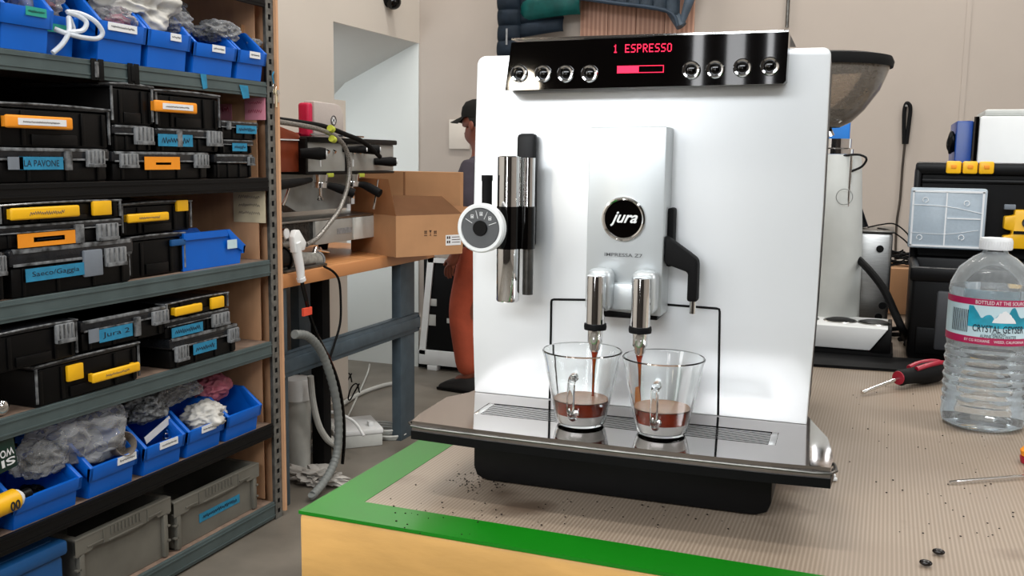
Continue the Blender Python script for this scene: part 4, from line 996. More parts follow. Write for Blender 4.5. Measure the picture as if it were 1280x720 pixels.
bag('bubble_wrap', 182, 508, XF-.09, .06, .09, .05, 'bubble', 'grey bubble wrap bundle in the fifth shelf bins', 'bubble wrap', seed=10)
bag('foil_bag', 255, 520, XF-.06, .07, .075, .045, 'bagwhite', 'white and grey bag filling a fifth shelf bin', seed=11)
bag('pink_bag', 266, 484, XF-.12, .05, .075, .045, 'bagpink', 'crumpled pink bag at the back of the fifth shelf', seed=12)
bag('plastic_bag', 215, 490, XF-.13, .05, .12, .04, 'film', 'clear film bag between bubble wrap and pink bag', seed=13, core='parts_dark')
bag('parts_pile', 62, 608, XF-.15, .06, .075, .022, 'parts_dark', 'dark loose parts inside the nearly empty bin', 'parts', seed=14)
bag('plastic_bag', 308, 505, XF-.10, .05, .05, .03, 'filmgrey', 'grey bag in the fifth shelf bin nearest the post', seed=16)
p = onx(152, 556, XF-.02)
t = thing('clear_cup', 'clear round cup lying in the fifth shelf bin left of the white card', 'cup', p)
B().lathe([(.030, -.022), (.034, .02), (.036, .022), (.034, .023), (.028, -.020), (0, -.020), (0, -.022)], (0, 0, 0), 32, axis=(1, -.2, .35), close=True).obj('cup_body', 'hopper', t)
p = onx(160, 566, XF+.002)
p = onx(200, 535, XF-.05)
t = thing('white_card', 'white card sticking out of the bin with the metal fitting', 'card', p, 0, rx=.35)
B().box(-.001, .001, -.07, .05, -.012, .012).obj('sheet', 'paper', t, smooth=False)
p = onx(208, 545, XF-.05)
t = thing('metal_fitting', 'small metal pipe fitting in front of the white card', 'fitting', p)
B().cyl((0, 0, -.03), (0, 0, .01), .011).cyl((0, 0, .01), (0, 0, .022), .007).obj('barrel', 'chrome', t)
B().cyl((0, 0, -.012), (0, 0, -.004), .014, seg=6).obj('nut', 'steel', t)
p = onx(252, 545, XF-.01)
# clear tube coil on the top shelf
q = [onx(x, y, X_) for x, y, X_ in ((66, 66, XF+.014), (78, 55, XF+.02), (86, 40, XF+.02), (86, 22, XF+.0), (92, 38, XF+.0), (85, 40, XF+.02), (103, 38, XF+.02), (108, 28, XF+.02), (98, 20, XF+.01), (84, 15, XF), (100, 17, XF+.01), (118, 26, XF+.03), (128, 40, XF+.035), (122, 48, XF+.03), (104, 47, XF+.03), (84, 42, XF+.02), (68, 36, XF+.0))]
tag(B().tube(q, .0065, 10, 8).obj('clear_tube_coil', 'whitetube'), 'coiled milky tube hanging over the top shelf bins', 'tube')
# yellow bottle and green pack
p = onx(2, 640, XF-.0)
d = (onx(28, 622, XF)-onx(0, 634, XF)).normalized()
t = thing('yellow_bottle', 'yellow and white bottle with a black cap lying on the fifth shelf bins', 'bottle', onx(6, 630, XF-.01))
e0 = onx(-30, 645, XF-.01)-onx(6, 630, XF-.01); e1 = onx(18, 624, XF-.01)-onx(6, 630, XF-.01)
ax = (e1-e0).normalized(); Lb = (e1-e0).length
B().lathe([(0, 0), (.024, 0), (.028, .004), (.028, Lb), (.024, Lb+.004), (0, Lb+.005)], e0, 32, axis=ax).obj('bottle_label', 'yellow', t)
B().lathe([(0, Lb+.005), (.024, Lb+.0045), (.022, Lb+.012), (.013, Lb+.022), (0, Lb+.022)], e0, 32, axis=ax).obj('shoulder', 'paper', t)
B().lathe([(0, Lb+.022), (.0145, Lb+.022), (.0145, Lb+.045), (.012, Lb+.048), (0, Lb+.048)], e0, 24, axis=ax).obj('cap', 'black', t)
text('00', .030, .026, 'ink', t, e0+ax*(Lb-.022)+Vector((.0285, 0, -.004)), ax, Vector((0, -ax.z, ax.y)), bold=.03)
p0 = onx(-14, 598, XF-.01); p1 = onx(22, 545, XF-.01)
t = thing('green_pack', 'dark green pack with upside-down white lettering at the left edge of the fifth shelf', 'pack', (XF-.01, (p0.y+p1.y)/2, p0.z), 0, rx=.12)
hw, hh = (p1.y-p0.y)/2, p1.z-p0.z
B().box(-.04, 0, -hw, hw, 0, hh, .006).obj('pouch', 'greenpack', t)
text('SI', hw*.9, hh*.24, 'paper', t, (.001, hw*.35, hh*.28), (0, -1, 0), (0, 0, -1), bold=.02)
text('WO', hw*.9, hh*.24, 'paper', t, (.001, hw*.35, hh*.58), (0, -1, 0), (0, 0, -1), bold=.02)

# ---- grey totes at the bottom
def tote(label, x0, x1, ytop, py, lab=None, X=XF-.02):
    z0 = .070
    ya, yb = onx(x0, py, X).y, onx(x1, py, X).y; h = onx(x1-5, ytop, X).z-z0; L = yb-ya; hl = L/2
    t = thing('grey_tote', label, 'tote', (X, (ya+yb)/2, z0), 0, 'grey stacking totes on the bottom shelf')
    d_ = .42
    b = B().box(-d_, -.014, -hl+.016, hl-.016, 0, .006)
    b.box(-.018, -.012, -hl+.016, hl-.016, 0, h, .001).box(-d_, -d_+.006, -hl+.016, hl-.016, 0, h, .001)
    b.box(-d_, -.014, -hl+.016, -hl+.022, 0, h, .001).box(-d_, -.014, hl-.022, hl-.016, 0, h, .001)
    b.obj('body', 'tote', t, smooth=False)
    r = B().box(-.014, .003, -hl, hl, h-.006, h, .001).box(-d_-.01, -.014, -hl, -hl+.016, h-.006, h).box(-d_-.01, -.014, hl-.016, hl, h-.006, h)
    zr_ = lambda y: h-.052+.014*math.cos(y/hl*PI*1.0)
    r.grid(lambda i, j: (.002, -hl+L*i, (h-.006) if j == 1 else (h-.050 if abs(i-.5) > .34 else h-.040+.012*math.cos((i-.5)/.34*PI/2)*-1)), 40, 1)
    r.obj('rim', 'tote', t)
    hd = B().box(-.012, .0045, -hl*.36, hl*.36, h-.048, h-.042, .001)
    for k_ in range(-4, 5): hd.box(.002, .005, k_*hl*.075-.003, k_*hl*.075+.003, h-.030, h-.006)
    for s_ in (-1, 1): hd.box(.002, .005, s_*hl*.62-.03, s_*hl*.62+.03, h-.036, h-.032).box(.002, .005, s_*hl*.46-.002, s_*hl*.46+.002, h-.045, h-.006)
    hd.obj('hand_grip', 'tote', t)
    for s_ in (-1, 1):
        c_ = s_*(hl-.024)
        B().box(-.012, .001, c_-.009, c_+.009, .004, h-.05, .001).obj('corner_rib', 'tote', t)
        for q in (.25, .5, .72): B().box(-.012, .001, s_*(hl-.012)-.008, s_*(hl-.012)+.008, h*q, h*q+.005).obj('corner_shelf', 'tote', t)
    if lab:
        B().box(-.0115, -.0105, -hl+L*.30, -hl+L*.78, h*.30, h*.48).obj('taped_label', 'bluetape', t, smooth=False)
        text(lab, L*.4, h*.08, 'ink', t, (-.0100, -hl+L*.54, h*.39), (0, 1, 0), (0, 0, 1))
    return t
tote('grey stacking tote with blue tape at the far end of the bottom shelf', 216, 324, 580, 620, '~')
tote('plain grey stacking tote in the middle of the bottom shelf', 92, 214, 622, 660)
ya, yb = onx(-60, 700, XF).y, onx(90, 700, XF).y
t = thing('blue_lidded_tub', 'dark blue lidded tub at the left end of the bottom shelf', 'tub', (XF-.01, (ya+yb)/2, .07)); hl = (yb-ya)/2; h = onx(60, 688, XF).z-.07
B().box(-.38, -.01, -hl+.01, hl-.01, 0, h*.8, .012).obj('body', 'bluelid', t)
B().box(-.39, 0, -hl, hl, h*.8, h, .01).obj('lid', 'bluelid', t)
B().box(-.36, -.03, -hl+.03, hl-.03, h, h+.004, .002).obj('lid_panel', 'bluelid', t)

# ================================================================== WORKBENCH
XB = -2.07; BZ = onx(349, 345, XB).z; BY0, BY1 = 2.95, 4.27; XBB = -2.70
bench = thing('workbench', 'wood-topped workbench with blue-grey steel legs behind the rack', 'workbench', (XB, BY0, 0))
O = Vector((XB, BY0, 0))
def wb_(b, x0, x1, y0, y1, z0, z1, bev=0): return b.box(x0-O.x, x1-O.x, y0-O.y, y1-O.y, z0, z1, bev)
zb0 = onx(349, 362, XB).z
wb_(B(), XBB, XB, BY0, BY1, zb0, BZ, .003).obj('bench_top', 'benchwood', bench)
def leg_y(px): return onx(px, 450, XB).y
l0, l1 = leg_y(504), leg_y(521)
for (a, b_) in ((BY0+.02, BY0+.075), (l0, l1)):
    for x0, x1 in ((XB-.06, XB-.012), (XBB+.01, XBB+.06)):
        wb_(B(), x0, x1, a, b_, 0, zb0-.001, .002).obj('leg', 'benchsteel', bench)
zbt, zbb = onx(523, 391, XB).z, onx(523, 414, XB).z
bm_ = B(); wb_(bm_, XB-.011, XB-.002, BY0, l1+.03, zbb, zbt, .002); wb_(bm_, XB-.04, XB-.002, BY0, l1+.03, zbt-.004, zbt, .001); wb_(bm_, XB-.002, XB+.004, BY0, l1+.03, zbb+.02, zbt-.02, .002)
bm_.obj('front_beam', 'benchsteel', bench)
for yy in (BY0+.01, l1+.012):
    for zz in (zbt-.012, zbb+.012): B().cyl((.0, yy-O.y+.01, zz), (.008, yy-O.y+.01, zz), .008).obj('bolt', 'chrome', bench)
wb_(B(), XBB+.02, XBB+.05, BY0+.05, l1, .26, .34, .002).obj('rear_beam', 'benchsteel', bench)
wb_(B(), XB-.30, XB-.27, BY0+.03, BY0+.45, 0.0, zb0-.02, .002).obj('side_panel', 'darkbrown', bench)
wb_(B(), XB-.20, XB-.14, BY0+.52, BY0+.58, 0.0, zb0-.02, .002).obj('inner_post', 'blackrough', bench)

# cardboard box with open flaps
bb0 = onz(495, 322, BZ); BA = math.radians(60)
bux, bvy = Vector((math.cos(BA), math.sin(BA), 0)), Vector((-math.sin(BA), math.cos(BA), 0))
def on_box(px, py):          # point on the plane of the carton's front wall -> (along wall, height above bench)
    d = ray(px, py); k_ = (bb0-CAM).dot(bvy)/d.dot(bvy); q = CAM+d*k_; return (q-bb0).dot(bux), q.z-BZ
bw, bh = on_box(578, 300)[0], on_box(497, 270)[1]; bd = .40
t = thing('cardboard_box', 'open brown cardboard box overhanging the far corner of the workbench', 'box', bb0, BA)
B().box(0, bw, 0, .004, 0, bh).obj('wall', 'card', t, smooth=False)
B().box(0, .004, .0045, bd, 0, bh).obj('wall', 'card', t, smooth=False)
B().box(bw-.004, bw, .0045, bd, 0, bh).obj('wall', 'card', t, smooth=False)
B().box(0.0045, bw-.0045, bd-.004, bd, 0, bh).obj('wall', 'cardin', t, smooth=False)
B().box(.0045, bw-.0045, .0045, bd-.0045, 0, .004).obj('box_floor', 'cardin', t, smooth=False)
def flap(name, pts, m='card'):
    b = B(); vs = [b.b.verts.new(q) for q in pts]; b.b.faces.new(vs); return b.obj(name, m, t, smooth=False, solid=.003)
flap('flap', [(0, bd, bh), (bw, bd, bh), (bw+.0, bd+.02, bh+.05), (.0, bd+.02, bh+.05)])
flap('flap', [(bw, 0, bh), (bw, bd, bh), (bw+.06, bd-.02, bh+.03), (bw+.06, .02, bh+.03)])
flap('flap', [(0, 0, bh), (0, bd, bh), (-.02, bd-.03, bh+.16), (-.02, .03, bh+.16)])
SY = 4.24
s0, s1 = ony(450, 250, SY), ony(576, 250, SY); zt2 = ony(510, 214, SY).z
sheet = thing('cardboard_carton', 'taller brown carton standing behind the open cardboard box on the workbench', 'box', (s0.x, SY, BZ))
b2 = B().box(0, s1.x-s0.x, 0, .03, 0, zt2-BZ, .002); b2.obj('panel', 'card', sheet, smooth=False)
B().box((s1.x-s0.x)*.44, (s1.x-s0.x)*.46, -.0012, -.0002, .01, zt2-BZ-.004).obj('fold_shade', 'cardin', sheet, smooth=False)  # dark strip paints the slight shade of a fold onto the panel
flap('flap', [(0, .004, bh), (bw, .004, bh), (bw-.005, .16, bh+.075), (.08, .16, bh+.085)], 'cardin')
bxp = on_box
ic = B()
for k_, px in enumerate((532, 538, 544)):
    u, wz = bxp(px, 291)
    if k_ == 1: ic.prism([(u-.007, wz+.012), (u+.007, wz+.012), (u+.001, wz), (u+.001, wz-.008), (u+.005, wz-.012), (u-.005, wz-.012), (u-.001, wz-.008), (u-.001, wz)], -.001, -.0002, 'xz')
    else:
        for s_ in (-1, 1):
            ic.prism([(u+s_*.004-.002, wz-.006), (u+s_*.004+.002, wz-.006), (u+s_*.004+.002, wz+.005), (u+s_*.004+.004, wz+.005), (u+s_*.004, wz+.012), (u+s_*.004-.004, wz+.005), (u+s_*.004-.002, wz+.005)], -.001, -.0002, 'xz')
        ic.box(u-.008, u+.008, -.001, -.0002, wz-.014, wz-.011)
ic.obj('printed_symbol', 'cardprint', t, smooth=False)
u0, w0 = bxp(557, 307); u1, w1 = bxp(576, 293)
B().box(u0, u1, -.001, -.0002, w0, w1).obj('shipping_label', 'paper', t, smooth=False)
lb = B()
for k_ in range(4): lb.box(u0+.006+.011*(k_ % 2), u0+.014+.011*(k_ % 2), -.0014, -.001, w1-.018-.02*(k_//2), w1-.006-.02*(k_//2))
for k_ in range(3): lb.box(u0+.034, u1-.006, -.0014, -.001, w1-.012-.012*k_, w1-.009-.012*k_)
lb.obj('label_print', 'cardprint', t, smooth=False)

# ---- lever espresso machine on the bench, front turned to +X
def be(px, py, X): return onx(px, py, X)
EX = XB-.10     # front plane of the machine head
t = thing('espresso_machine', 'two-group espresso machine with copper-brown end panel on the workbench', 'espresso machine', (EX, 3.25, BZ))
E0 = Vector((EX, 3.25, BZ))
def EL(px, py, dx=0): p = onx(px, py, EX+dx); return p-E0
ya = EL(383, 200).y; yb = EL(492, 200).y; zu0 = EL(440, 214).z; zu1 = EL(440, 176).z
ye = EL(340, 200).y
B().box(-.40, 0, ya, yb, zu0, zu1-.012, .004).obj('head', 'greypanel', t)
B().box(-.42, .015, ya-.005, yb+.01, zu1-.012, zu1+.010, .006).obj('top_tray', 'black', t)
B().box(-.405, .004, ya, yb, zu0-.012, zu0-.001, .003).obj('head_rim', 'black', t)
B().tube([(.02, ya, zu1+.018), (.02, yb*.6, zu1+.018)], .004, 8, 1).tube([(-.1, ya, zu1+.024), (-.1, yb*.5, zu1+.024)], .004, 8, 1).obj('cup_rail', 'chrome', t)
B().box(-.35, -.02, ye-.10, ya-.022, zu0+.0, zu1-.01, .004).obj('end_panel', 'copper', t)
B().box(-.38, .01, ya-.021, ya-.001, zu0-.01, zu1+.004, .004).obj('black_pillar', 'black', t)
B().prism([(ye-.1, zu1-.006), (ya, zu1-.006), (ya-.02, zu1+.02), (ye-.02, zu1+.065), (ye-.1, zu1+.07)], -.36, -.02, 'yz', .003).obj('copper_hood', 'copper', t)
B().box(-.018, -.012, ye-.1, ya-.03, zu1-.008, zu1-.003).obj('hood_trim', 'paper', t)
mid = EL(432, 195).y
B().box(.0, .006, mid-.006, mid+.006, zu0, zu1-.014).obj('center_seam', 'black', t)
for yy in (ya+.10, mid+.06):
    for k_ in range(3): B().cyl((0, yy+.05*k_, (zu0+zu1)/2+.02), (.012, yy+.05*k_, (zu0+zu1)/2+.015), .007).obj('toggle', 'chrome', t)
    B().box(.0, .003, yy-.003, yy+.003, zu0+.02, zu0+.05).obj('mark', 'paper', t)
# steam knobs
for px, py, r_ in ((400, 192, .026), (489, 202, .022), (468, 187, .022), (451, 187, .016)):
    c_ = EL(px, py, .06)
    kb = B().cyl((0.0, c_.y-.05, c_.z), (c_.x, c_.y, c_.z), r_*.7, r_, 24).cyl(c_, c_+Vector((.02, .012, 0)), r_, r_*.85, 24).obj('steam_knob', 'blackrough', t)
    B().cyl(c_+Vector((.02, .012, 0)), c_+Vector((.024, .014, 0)), r_*.5, seg=20).obj('knob_cap', 'paper', kb)
# groups and portafilters
for px, hx, hy, lm in ((400, 443, 242, 413), (440, 475, 242, 452)):
    c_ = EL(px, 222, .0)
    g = B().cyl((0.0, c_.y, zu0-.012), (.0, c_.y, zu0-.045), .034, .030).cyl((0, c_.y, zu0-.045), (0, c_.y, zu0-.065), .036).obj('group_head', 'chrome', t)
    h2 = EL(hx, hy, .12)
    B().tube([(0.02, c_.y+.01, zu0-.055), (.05, c_.y+.03, zu0-.062), (h2.x, h2.y, h2.z)], lambda q: .009+.010*min(1, q*1.6), 12, 8).obj('portafilter_handle', 'blackrough', t)
    B().cyl((0, c_.y, zu0-.065), (0, c_.y, zu0-.10), .008).tube([(0, c_.y-.015, zu0-.115), (0, c_.y, zu0-.098), (0, c_.y+.015, zu0-.115)], .006, 8, 4).obj('portafilter_spout', 'chrome', t)
    q_ = EL(lm, 219, .02); B().box(q_.x-.005, q_.x+.004, q_.y-.022, q_.y+.022, q_.z-.008, q_.z+.008, .002).obj('group_tag', 'lime', t)
hl_ = EL(350, 228, .05); B().tube([EL(388, 225, .02), EL(372, 228, .05), EL(345, 232, .08)], lambda q: .010+.011*q, 12, 6).obj('portafilter_handle', 'blackrough', t)
for pts in (((363, 228), (358, 245), (353, 257)), ((473, 225), (470, 245), (467, 261))):
    B().tube([EL(x, y, .06) for x, y in pts], .0055, 10, 5).obj('steam_wand', 'chrome', t)
# backsplash, tray and base
zb_t = EL(400, 268).z
B().box(-.20, -.18, ye-.02, yb-.08, zb_t, zu0-.012).obj('backsplash', 'offwhite', t)
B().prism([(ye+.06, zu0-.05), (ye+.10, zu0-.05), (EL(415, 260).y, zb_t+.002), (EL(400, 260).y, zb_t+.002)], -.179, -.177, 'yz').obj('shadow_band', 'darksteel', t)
ys = EL(394, 290).y; yt_ = EL(441, 290).y; yu = EL(492, 290).y-.018
zlo0 = EL(440, 300).z; zlo1 = EL(440, 272).z
B().box(-.36, .0, ye-.02, yu, zlo1, zlo1+.010, .003).obj('drip_tray', 'steel', t)
B().box(-.35, .002, ys, yt_-.004, zlo0, zlo1-.001, .003).obj('base_panel', 'greypanel', t)
B().box(-.35, .002, yt_+.004, yu, zlo0, zlo1-.001, .003).obj('base_panel', 'offwhite', t)
B().box(-.33, -.01, ye-.02, ys, zlo0, zlo1-.001, .002).obj('base_core', 'parts_dark', t)
q_ = EL(430, 288); B().box(.0025, .0035, q_.y-.06, q_.y+.06, q_.z-.012, q_.z+.012).obj('name_plate', 'latch', t, smooth=False)
for yy in (EL(478, 310).y, ye+.05):
    for x_ in (-.06, -.32):
        B().cyl((x_, yy, 0), (x_, yy, zlo0), .022, .034, 16).obj('leg', 'black', t)
for px, py in ((441, 251), (436, 259)):
    q_ = EL(px, py, -.06); B().box(q_.x-.001, q_.x+.001, q_.y-.014, q_.y+.014, q_.z-.014, q_.z+.014).obj('hanging_tag', 'paper', t, smooth=False)

# crimson case on top
p = onx(400, 165, EX-.06); zt_ = BZ+zu1+.026
a, b_ = onx(386, 150, EX-.06).y, onx(430, 150, EX-.06).y; zz = onx(400, 127, EX-.06).z
t = thing('crimson_case', 'crimson case with a translucent front bearing a white cross on the espresso machine', 'case', (EX-.06, a, BZ+zu1+.0105))
hh = zz-(BZ+zu1+.0105); L = b_-a
B().box(-.055, -.002, 0, L*.14, 0, hh-.008, .012, seg=3).obj('body', 'redbox', t)
B().prism([(L*.15, .0), (L, 0), (L, hh*.7), (L*.93, hh*.92), (L*.8, hh*.99), (L*.15, hh)], -.055, .0, 'yz', .008).obj('cover', 'firstaid', t)
cy_, cz_ = L*.68, hh*.5
B().box(.001, .003, cy_-.014, cy_+.014, cz_-.005, cz_+.005).box(.001, .003, cy_-.005, cy_+.005, cz_-.014, cz_+.014).obj('cross', 'paper', t, smooth=False)
B().tube([(.0025, cy_+.020*math.cos(k_*PI/8), cz_+.02*math.sin(k_*PI/8)) for k_ in range(17)], .0018, 6, 1).obj('cross_ring', 'greyside', t)
# hoses
tag(B().tube([onx(x, y, EX+.10) for x, y in ((346, 152), (372, 156), (400, 162), (421, 172), (433, 188), (437, 210), (434, 235), (424, 262), (408, 284), (396, 298), (383, 306))], .0095, 12, 8).obj('braided_hose', 'hose'), 'braided grey hose arching across the espresso machine', 'hose')
tag(B().tube([onx(x, y, EX+.07) for x, y in ((346, 149), (375, 153), (405, 158), (432, 168), (455, 178), (475, 196))], .010, 12, 8).obj('black_hose', 'blackrough'), 'black hose sloping over the top of the espresso machine', 'hose')
for (x, y, lb) in ((414, 161, 'upper lime tie on the black hose over the espresso machine'), (416, 174, 'lower lime tie on the braided hose')):
    p = onx(x, y, EX+.11); o = B().cyl((0, -.010, .003), (0, .010, -.003), .0135, seg=16).obj('lime_tie', 'lime'); o.location = p; tag(o, lb, 'cable tie', 'lime ties on the hoses')
# pump motor in front on the bench
PX = XB-.07
def pm(px, py, dx=0): return onx(px, py, PX+dx)
p = pm(385, 326); t = thing('rotary_pump', 'metal pump motor with brass fittings at the near end of the workbench', 'pump', (PX, p.y, BZ))
P0 = Vector(t.location)
c1 = pm(352, 324)-P0; c2 = pm(381, 323)-P0; c3 = pm(396, 325)-P0
B().cyl(c1+Vector((0, -.12, 0)), c1, .042, seg=28).cyl(c1, c1+Vector((0, .01, 0)), .048, seg=28).obj('motor', 'black', t)
B().cyl(c2+Vector((0, -.06, 0)), c3, .031, seg=28).obj('pump_body', 'pumpmetal', t)
B().cyl(c3, c3+Vector((0, .012, 0)), .034, seg=28).obj('end_ring', 'latch', t)
B().cyl(c1+Vector((0, .01, 0)), c1+Vector((0, .04, 0)), .035, .03).obj('flange', 'chrome', t)
q1 = pm(395, 312)-P0; q2 = pm(411, 315)-P0
B().cyl(c3+Vector((0, -.02, .025)), q1+Vector((0, 0, .01)), .009).cyl(q1, q2, .006, .004).cyl(q1+Vector((0, .02, 0)), q1+Vector((0, .03, 0)), .009, seg=6).obj('fitting', 'chrome', t)
q1 = pm(393, 336)-P0; B().cyl(q1+Vector((0, 0, .012)), q1+Vector((0, 0, -.006)), .010).cyl(q1+Vector((0, 0, -.006)), q1+Vector((0, 0, -.022)), .005).obj('fitting', 'chrome', t)
B().box(-.05, .05, c1.y-.12, c3.y, 0, .012, .003).box(-.03, .03, c1.y-.10, c3.y-.05, .012, max(.02, c1.z-.03), .003).obj('mount', 'darksteel', t)
q1 = pm(354, 292)-P0
B().cyl(q1+Vector((-.01, 0, 0)), q1+Vector((.015, 0, 0)), .022, seg=28).obj('pressure_gauge', 'chrome', t)
B().cyl(q1+Vector((.0152, 0, 0)), q1+Vector((.017, 0, 0)), .018, seg=28).obj('gauge_face', 'paper', t)
B().cyl(q1+Vector((0, 0, -.02)), Vector((q1.x, q1.y, c1.z+.035)), .010).cyl((q1.x, q1.y-.02, c1.z+.055), (q1.x, q1.y+.03, c1.z+.055), .013).obj('riser', 'steel', t)
# white spray handle on its black cable
HX = XB+.03
def hp(px, py): return onx(px, py, HX)
t = thing('white_probe', 'white plastic handle of a probe hanging at the bench front edge', 'probe', hp(376, 330))
h0 = Vector(t.location)
B().tube([hp(376, 348)-h0, hp(375, 335)-h0, hp(371, 315)-h0, hp(369, 303)-h0], lambda q: .014+.007*q, 12, 6).obj('grip', 'white', t)
B().prism([((hp(x, y)-h0).y, (hp(x, y)-h0).z) for x, y in ((364, 296), (367, 288), (371, 287), (380, 303), (378, 312), (366, 316))], -.012, .012, 'yz', .003).obj('head', 'white', t)
B().cyl(hp(376, 347)-h0, hp(377, 351)-h0, .017).obj('collar', 'paper', t)
tag(B().tube([hp(377, 351), hp(381, 368), hp(387, 392), hp(396, 418), hp(408, 442), hp(420, 470), hp(427, 500), hp(430, 530), hp(430, 556), hp(428, 580)], .0075, 8, 6).obj('black_cable', 'blackgloss'), 'black cable dropping from the white probe to the floor', 'cable')
p = hp(382, 389); q_ = hp(385, 389)
t = thing('red_tag', 'red-orange flag tag on the black cable below the bench top', 'tag', p)
B().box(-.0005, .010, -.026, .030, -.016, .014, .001).obj('flag', 'redtag', t, smooth=False)
tag(B().tube([onx(x, y, XB+.015) for x, y in ((405, 333), (417, 340), (424, 352), (426, 380), (425, 405), (418, 430), (410, 455))], .005, 8, 6).obj('black_cable', 'blackrough'), 'thin black cable looping over the bench edge right of the pump', 'cable')
# fat grey corrugated hose
pts = spline([onx(x, y, XB+.05) for x, y in ((368, 418), (384, 420), (398, 434), (409, 458), (418, 490), (423, 525), (422, 560), (415, 585), (403, 605), (390, 620))], 14)
pts[-1].z = max(pts[-1].z, .03)
hb = B().tube(pts, lambda q: .0165+.0014*math.sin(q*len(pts)*2.1), 12, 1)
tag(hb.obj('grey_hose', 'greyhose'), 'fat grey corrugated hose arching from the bench to the floor', 'hose')

# ---- under and beside the bench
p = onz(372, 577, .0)
FX = -2.30
a, b_ = onx(361, 560, FX), onx(383, 560, FX)
t = thing('water_filter', 'white water filter canister standing under the workbench', 'filter', (FX, (a.y+b_.y)/2, 0))
r_ = (b_.y-a.y)/2*.9; zt_ = onx(372, 472, FX).z
B().lathe([(0, 0), (r_*.8, 0), (r_*.9, .02), (r_, zt_-.09), (0, zt_-.09)], (0, 0, 0), 28).obj('bowl', 'offwhite', t)
B().lathe([(0, zt_-.0895), (r_*1.12, zt_-.0895), (r_*1.12, zt_-.02), (r_, zt_), (0, zt_)], (0, 0, 0), 28).obj('head', 'white', t)
B().cyl((0, r_*.8, zt_*.30), (0, r_*.8+.22, zt_*.30), .018).cyl((0, r_*.8, zt_*.14), (0, r_*.8+.22, zt_*.14), .018).obj('pipe', 'offwhite', t)
c0, c1 = onz(412, 562, .0), onz(472, 556, .0)
t = thing('power_strip_box', 'white box-shaped power unit on the floor under the workbench', 'power unit', ((c0.x+c1.x)/2, (c0.y+c1.y)/2+.03, 0), math.atan2(c1.y-c0.y, c1.x-c0.x))
l_ = (c1-c0).length/2; hz = .085
B().box(-l_, l_, -.04, .20, 0, hz*.7, .006).obj('body', 'offwhite', t)
B().box(-l_-.003, l_+.003, -.043, .203, hz*.7, hz, .006).obj('lid', 'white', t)
B().box(l_*.5, l_*.7, .0, .04, hz, hz+.02, .003).obj('plug', 'white', t)
def floor_tube(name, m, r, pts, label, cat='cable', zs=None):
    P = [onz(x, y, (zs[i] if zs else r)) for i, (x, y) in enumerate(pts)]
    return tag(B().tube(P, r, 8, 8).obj(name, m), label, cat)
floor_tube('white_cable', 'white', .007, ((395, 560), (392, 530), (410, 515), (440, 525), (455, 545)), 'white cable looping over the power unit', zs=(.01, .12, .20, .16, .11))
floor_tube('extension_cable', 'offwhite', .012, ((420, 510), (450, 492), (478, 482), (500, 478)), 'pale cord running back along the floor from the power unit', zs=(.02, .013, .013, .013))
floor_tube('extension_cable', 'offwhite', .005, ((430, 530), (440, 510), (458, 470), (462, 455)), 'thin pale cord running up behind the pale floor cord', zs=(.01, .006, .01, .06))
cl = B(); c_ = onz(487, 546, .0)
for k_ in range(6):
    r0 = .058+.010*(k_ % 3)
    cl.tube([c_+Vector((r0*math.cos(a_*PI/6+k_)*1.3-.01*k_, r0*math.sin(a_*PI/6+k_), .006+.008*k_)) for a_ in range(13)], .0055, 6, 3)
tag(cl.obj('cable_coil', 'offwhite'), 'coil of pale cable on the floor beside the bench leg', 'cable')
bk = B()
for k_ in range(3):
    c2_ = onz(424+8*k_, 470+14*k_, .05); bk.tube([c2_+Vector((.035*math.cos(a_), .01*k_, .05*math.sin(a_*1.3)+.03)) for a_ in range(7)], .004, 6, 4)
tag(bk.obj('cable_tangle', 'blackrough'), 'tangle of thin black cable hanging behind the bench leg', 'cable')
c_ = onz(396, 604, .0)
rg = B().blob((0, 0, .03), .11, .06, .035, .6, 3.2, 4, 4, flat=0); o = rg.obj('floor_rag', 'rag', angle=50); o.location = (c_.x, c_.y, 0)
tag(o, 'crumpled whitish rag on the concrete floor by the rack post', 'rag')
tag(B().tube([onx(x, y, -2.2) for x, y in ((388, 470), (391, 500), (398, 530), (408, 548), (418, 556))], .014, 10, 6).obj('white_hose', 'offwhite'), 'white bent hose between the water filter and the power unit', 'hose')

# ---- black sign board with a white frame leaning at the back wall
FY = 5.385
a = ony(526, 458, FY); b_ = ony(620, 458, FY); zt_ = ony(541, 322, FY).z
t = thing('framed_display_board', 'black poster board in a white frame standing by the back wall behind the person', 'board', (a.x, FY, 0))
w_ = b_.x-a.x
def fb(px, py): p = ony(px, py, FY); return p.x-a.x, p.z
B().box(.02, w_, .0, .03, .09, zt_, .002).obj('board', 'blackrough', t)
fr = B().box(-.01, w_+.02, -.012, .035, .035, .13, .004)
x0_, z0_ = fb(530, 440); x1_, z1_ = fb(541, 322)
fr.prism([(x0_-.03, .1), (x0_+.012, .1), (x1_+.012, zt_), (x1_-.03, zt_)], -.012, .035, 'xz')
fr.box(w_, w_+.03, -.012, .035, .1, zt_).box(x1_-.03, w_+.03, -.012, .035, zt_-.03, zt_)
fr.obj('frame', 'white', t)
B().box(.05, .12, -.012, .04, 0, .035, .004).obj('foot', 'white', t)
B().box(w_-.12, w_-.05, -.012, .04, 0, .035, .004).obj('foot', 'white', t)
for x, y, wd, ht in ((542, 378, .045, .045), (540, 400, .055, .07), (561, 401, .025, .03)):
    u, z = fb(x, y); B().box(u-wd/2, u+wd/2, -.004, -.0005, z-ht/2, z+ht/2, .001).obj('printed_picture', 'offwhite', t)
u, z = fb(577, 429); text('~', .05, .014, 'paper', t, (u, -.001, z), (1, 0, 0), (0, 0, 1), bold=.02)
u, z = fb(577, 436); text('~', .08, .016, 'paper', t, (u, -.001, z), (1, 0, 0), (0, 0, 1), bold=.02)

